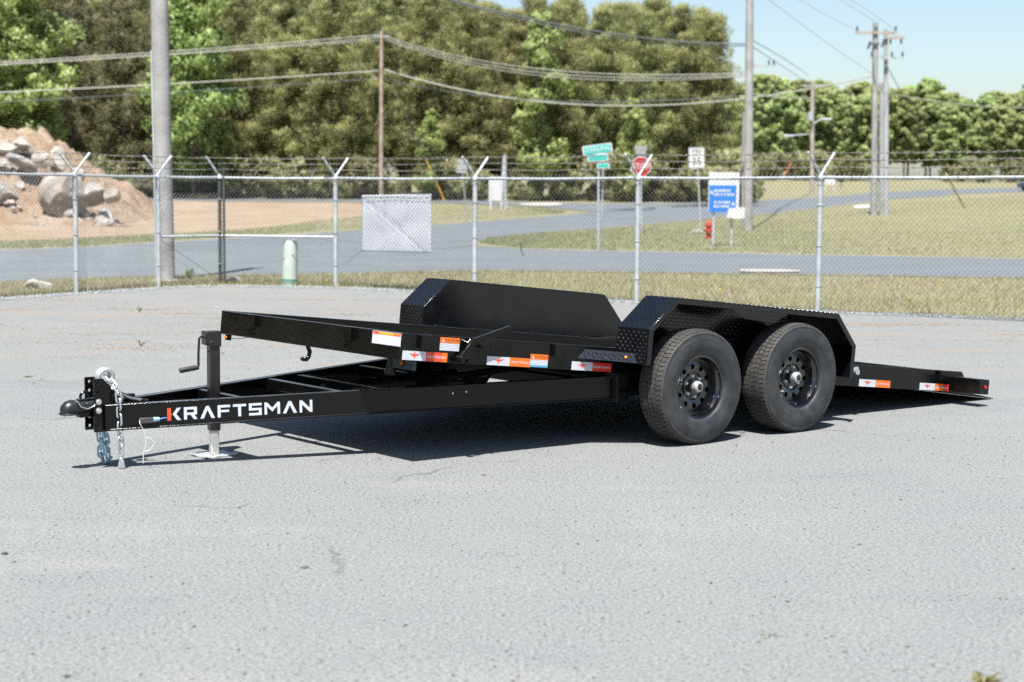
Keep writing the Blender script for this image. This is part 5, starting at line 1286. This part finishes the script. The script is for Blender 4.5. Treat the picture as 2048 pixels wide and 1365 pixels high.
o.add(vs, [(a*(n+1)+b_, (a+1)*(n+1)+b_, (a+1)*(n+1)+b_+1, a*(n+1)+b_+1) for a in range(n) for b_ in range(n)], JM @ Matrix.Rotation(.25, 4, 'Z')); fp = o.build('foot_plate', m_galvfoot, j, 0); sm = fp.modifiers.new('t', 'SOLIDIFY'); sm.thickness = .005
MB().tube([JM @ Vector(p) for p in ((.055, .022, .70), (.085, .022, .705), (.094, .022, .695), (.10, .022, .60), (.10, .022, .535), (.108, .022, .525))], .0075, 8).build('crank', jm, j)
MB().tube([JM @ Vector(p) for p in ((.100, .022, .528), (.118, .022, .526), (.20, .022, .515), (.213, .022, .513))], [.013, .015, .016, .0145], 12).build('crank_grip', m_ink, j)
MB().tube([JM @ Vector(p) for p in ((.0, .03, .34), (.0, .055, .342))], .010, 8).build('lock_pin', m_black, j); MB().tube([JM @ Vector((.031, -.005, .615)), JM @ Vector((.034, -.005, .615))], .006, 8).build('grease_cap', m_dark, j)
MB().tube([JM @ Vector((.026, .028, .06)), JM @ Vector((.03, .05, .03)), JM @ Vector((.02, .06, .012))], .002, 5).build('tie_wire', m_sign_w, j)

# wheels ---------------------------------------------------------
AXW = Matrix.Rotation(-math.pi/2, 4, 'X')                     # lathe z -> +y (outboard)
def make_wheel():
    w = MB()
    # barrel and flange
    w.lathe([(.150, -.09), (.205, -.085), (.213, -.088), (.205, -.07), (.188, -.05), (.176, .0), (.178, .045), (.190, .058), (.194, .075), (.206, .082), (.2135, .088), (.2135, .092), (.206, .0925), (.200, .086), (.187, .081), (.182, .064), (.170, .052), (.166, .030), (.164, .012)], 56, AXW)
    # pierced disc: ten holes
    n = 10; ns = 14; hr, rc, r0, r1 = .0165, .123, .088, .164; zc = lambda r: .012 + .010*math.exp(-((r-.125)/.035)**2)
    for k in range(n):
        a0 = 2*math.pi*(k-.5)/n; ac = 2*math.pi*k/n; da = math.pi/n
        bnd = []; inn = []
        for q in range(4*ns):
            sd, f = divmod(q, ns); f /= ns
            if sd == 0: r, a = r1, ac - da + 2*da*f
            elif sd == 1: r, a = r1 + (r0-r1)*f, ac + da
            elif sd == 2: r, a = r0, ac + da - 2*da*f
            else: r, a = r0 + (r1-r0)*f, ac - da
            bnd.append((r*math.cos(a), r*math.sin(a), zc(r)))
            dx, dy = r*math.cos(a) - rc*math.cos(ac), r*math.sin(a) - rc*math.sin(ac); l = math.hypot(dx, dy)
            inn.append((rc*math.cos(ac) + dx/l*hr, rc*math.sin(ac) + dy/l*hr))
        m = 4*ns; vs = bnd + [(x, y, zc(math.hypot(x, y))) for x, y in inn] + [(x, y, -.004) for x, y in inn]
        fs = [(i, (i+1) % m, m+(i+1) % m, m+i)[::-1] for i in range(m)] + [(m+i, m+(i+1) % m, 2*m+(i+1) % m, 2*m+i)[::-1] for i in range(m)]
        w.add(vs, fs, AXW)
    w.lathe([(.0885, .014), (.084, .004), (.078, .004), (.074, .012), (.045, .013), (.043, .035), (.030, .036), (0, .036)], 40, AXW)
    w.lathe([(.163, -.03), (.0, -.03)], 30, AXW)
    wo = w.build('wheel', m_rim, TR, 40)
    t = MB(); t.lathe([(.196, .080), (.205, .094), (.222, .102), (.232, .103), (.250, .110), (.275, .1125), (.300, .110), (.318, .105), (.331, .1005), (.334, .102), (.340, .099), (.347, .092), (.3505, .080), (.352, .04), (.3525, 0),
                       (.352, -.04), (.3505, -.080), (.347, -.092), (.334, -.102), (.30, -.110), (.275, -.1125), (.25, -.11), (.222, -.102), (.196, -.08)], 96, AXW)
    ty = t.build('tyre', m_rubber, wo, 50)
    b = MB()
    def block(y0, y1, a0, a1, r0, r1a, r1b, sk=0.0):
        vs = []
        for r_a, r_b in ((r0, r0), (r1a, r1b)):
            for (a, y, r) in ((a0, y0, r_a), (a1, y0, r_a), (a1+sk, y1, r_b), (a0+sk, y1, r_b)): vs.append((r*math.cos(a), y, r*math.sin(a)))
        b.add(vs, [(4, 7, 6, 5), (0, 1, 5, 4), (1, 2, 6, 5), (2, 3, 7, 6), (3, 0, 4, 7)])
    NB = 74; rb = random.Random(3)
    for rib, (y0, y1, ra, rb_, ph, sk) in enumerate(((.058, .093, .3595, .353, 0, .022), (.022, .051, .3597, .3597, .4, -.018), (-.015, .015, .3597, .3597, .1, .018), (-.051, -.022, .3597, .3597, .6, -.018), (-.093, -.058, .353, .3595, .2, .022))):
        a = ph*.1
        tot = 2*math.pi; st_ = tot/NB
        for k in range(NB):
            a0 = a + k*st_; gap = .017 if rib in (0, 4) else .013
            block(y0, y1, a0, a0+st_-gap, .345, ra, rb_, sk)
    for k in range(NB*1):
        a0 = k*2*math.pi/NB
        for sg in (1, -1): block(sg*.0925, sg*.1005, a0, a0+2*math.pi/NB-.034, .333, .3485, .338) if sg > 0 else block(-.1005, -.0925, a0, a0+2*math.pi/NB-.034, .333, .338, .3485)
    rib = MB()
    for r_, a_0, a_1, nn_, hh_ in ((.262, .3, 1.25, 17, .012), (.262, 3.5, 4.6, 19, .012), (.297, 1.7, 2.9, 26, .007), (.297, 4.9, 6.0, 24, .007), (.238, 2.2, 3.0, 16, .006)):
        for q in range(nn_):             # moulded marks on the sidewall
            a = a_0 + (a_1-a_0)*q/nn_; da = (a_1-a_0)/nn_*rb.uniform(.35, .75); yy = float(np.interp(r_, [.232, .25, .275, .30, .318], [.103, .110, .1125, .110, .105]))
            vs = [((r_+s1*hh_)*math.cos(a+t1*da), yy + dy_, (r_+s1*hh_)*math.sin(a+t1*da)) for dy_ in (-.003, .0011) for s1, t1 in ((-.5, 0), (.5, 0), (.5, 1), (-.5, 1))]
            rib.add(vs, [(0, 1, 2, 3), (7, 6, 5, 4), (0, 4, 5, 1), (1, 5, 6, 2), (2, 6, 7, 3), (3, 7, 4, 0)])
    rb_o = rib.build('moulded_marks', m_rubber, ty, 0); rb_o['kind'] = 'stuff'
    tb = b.build('tread_blocks', m_tread, ty, 0); tb['kind'] = 'stuff'
    h = MB(); h.lathe([(.036, .034), (.036, .066), (.034, .074), (.028, .080), (.020, .081)], 24, AXW); hb = h.build('hub_cap', m_hub, wo, 40)
    for k in range(6):
        a = 2*math.pi*(k+.3)/6; c = Vector((.0665*math.cos(a), .010, .0665*math.sin(a)))
        g = MB(); g.tube([c, c+Vector((0, .014, 0)), c+Vector((0, .022, 0))], [.0125, .0115, .009], 6); g.build('lug_nut', m_lug, wo)
    MB().tube([(.020*math.cos(a), .0805, .020*math.sin(a)) for a in np.linspace(0, 2*math.pi, 17)[:-1]], .002, 5, closed=True)
    MB().lathe([(.0205, .0812), (.018, .083), (.010, .084), (0, .084)], 20, AXW).build('hub_plug', m_ink, wo, 40)
    a = R(250); p0 = Vector((.166*math.cos(a), .03, .166*math.sin(a)))
    MB().tube([p0, p0 + Vector((0, .03, .006)), p0 + Vector((0, .045, .01))], [.006, .005, .005], 8).build('valve_stem', m_hub, wo)
    return wo
wh = make_wheel(); first = True
for u in (0, -AX):
    for sg in (1, -1):
        o = wh if first else copy_tree(wh, TR); first = False
        o.location = (u, sg*(VR-.092), HR+.006); o.rotation_euler = (0, random.uniform(0, 6.28), 0 if sg > 0 else math.pi)
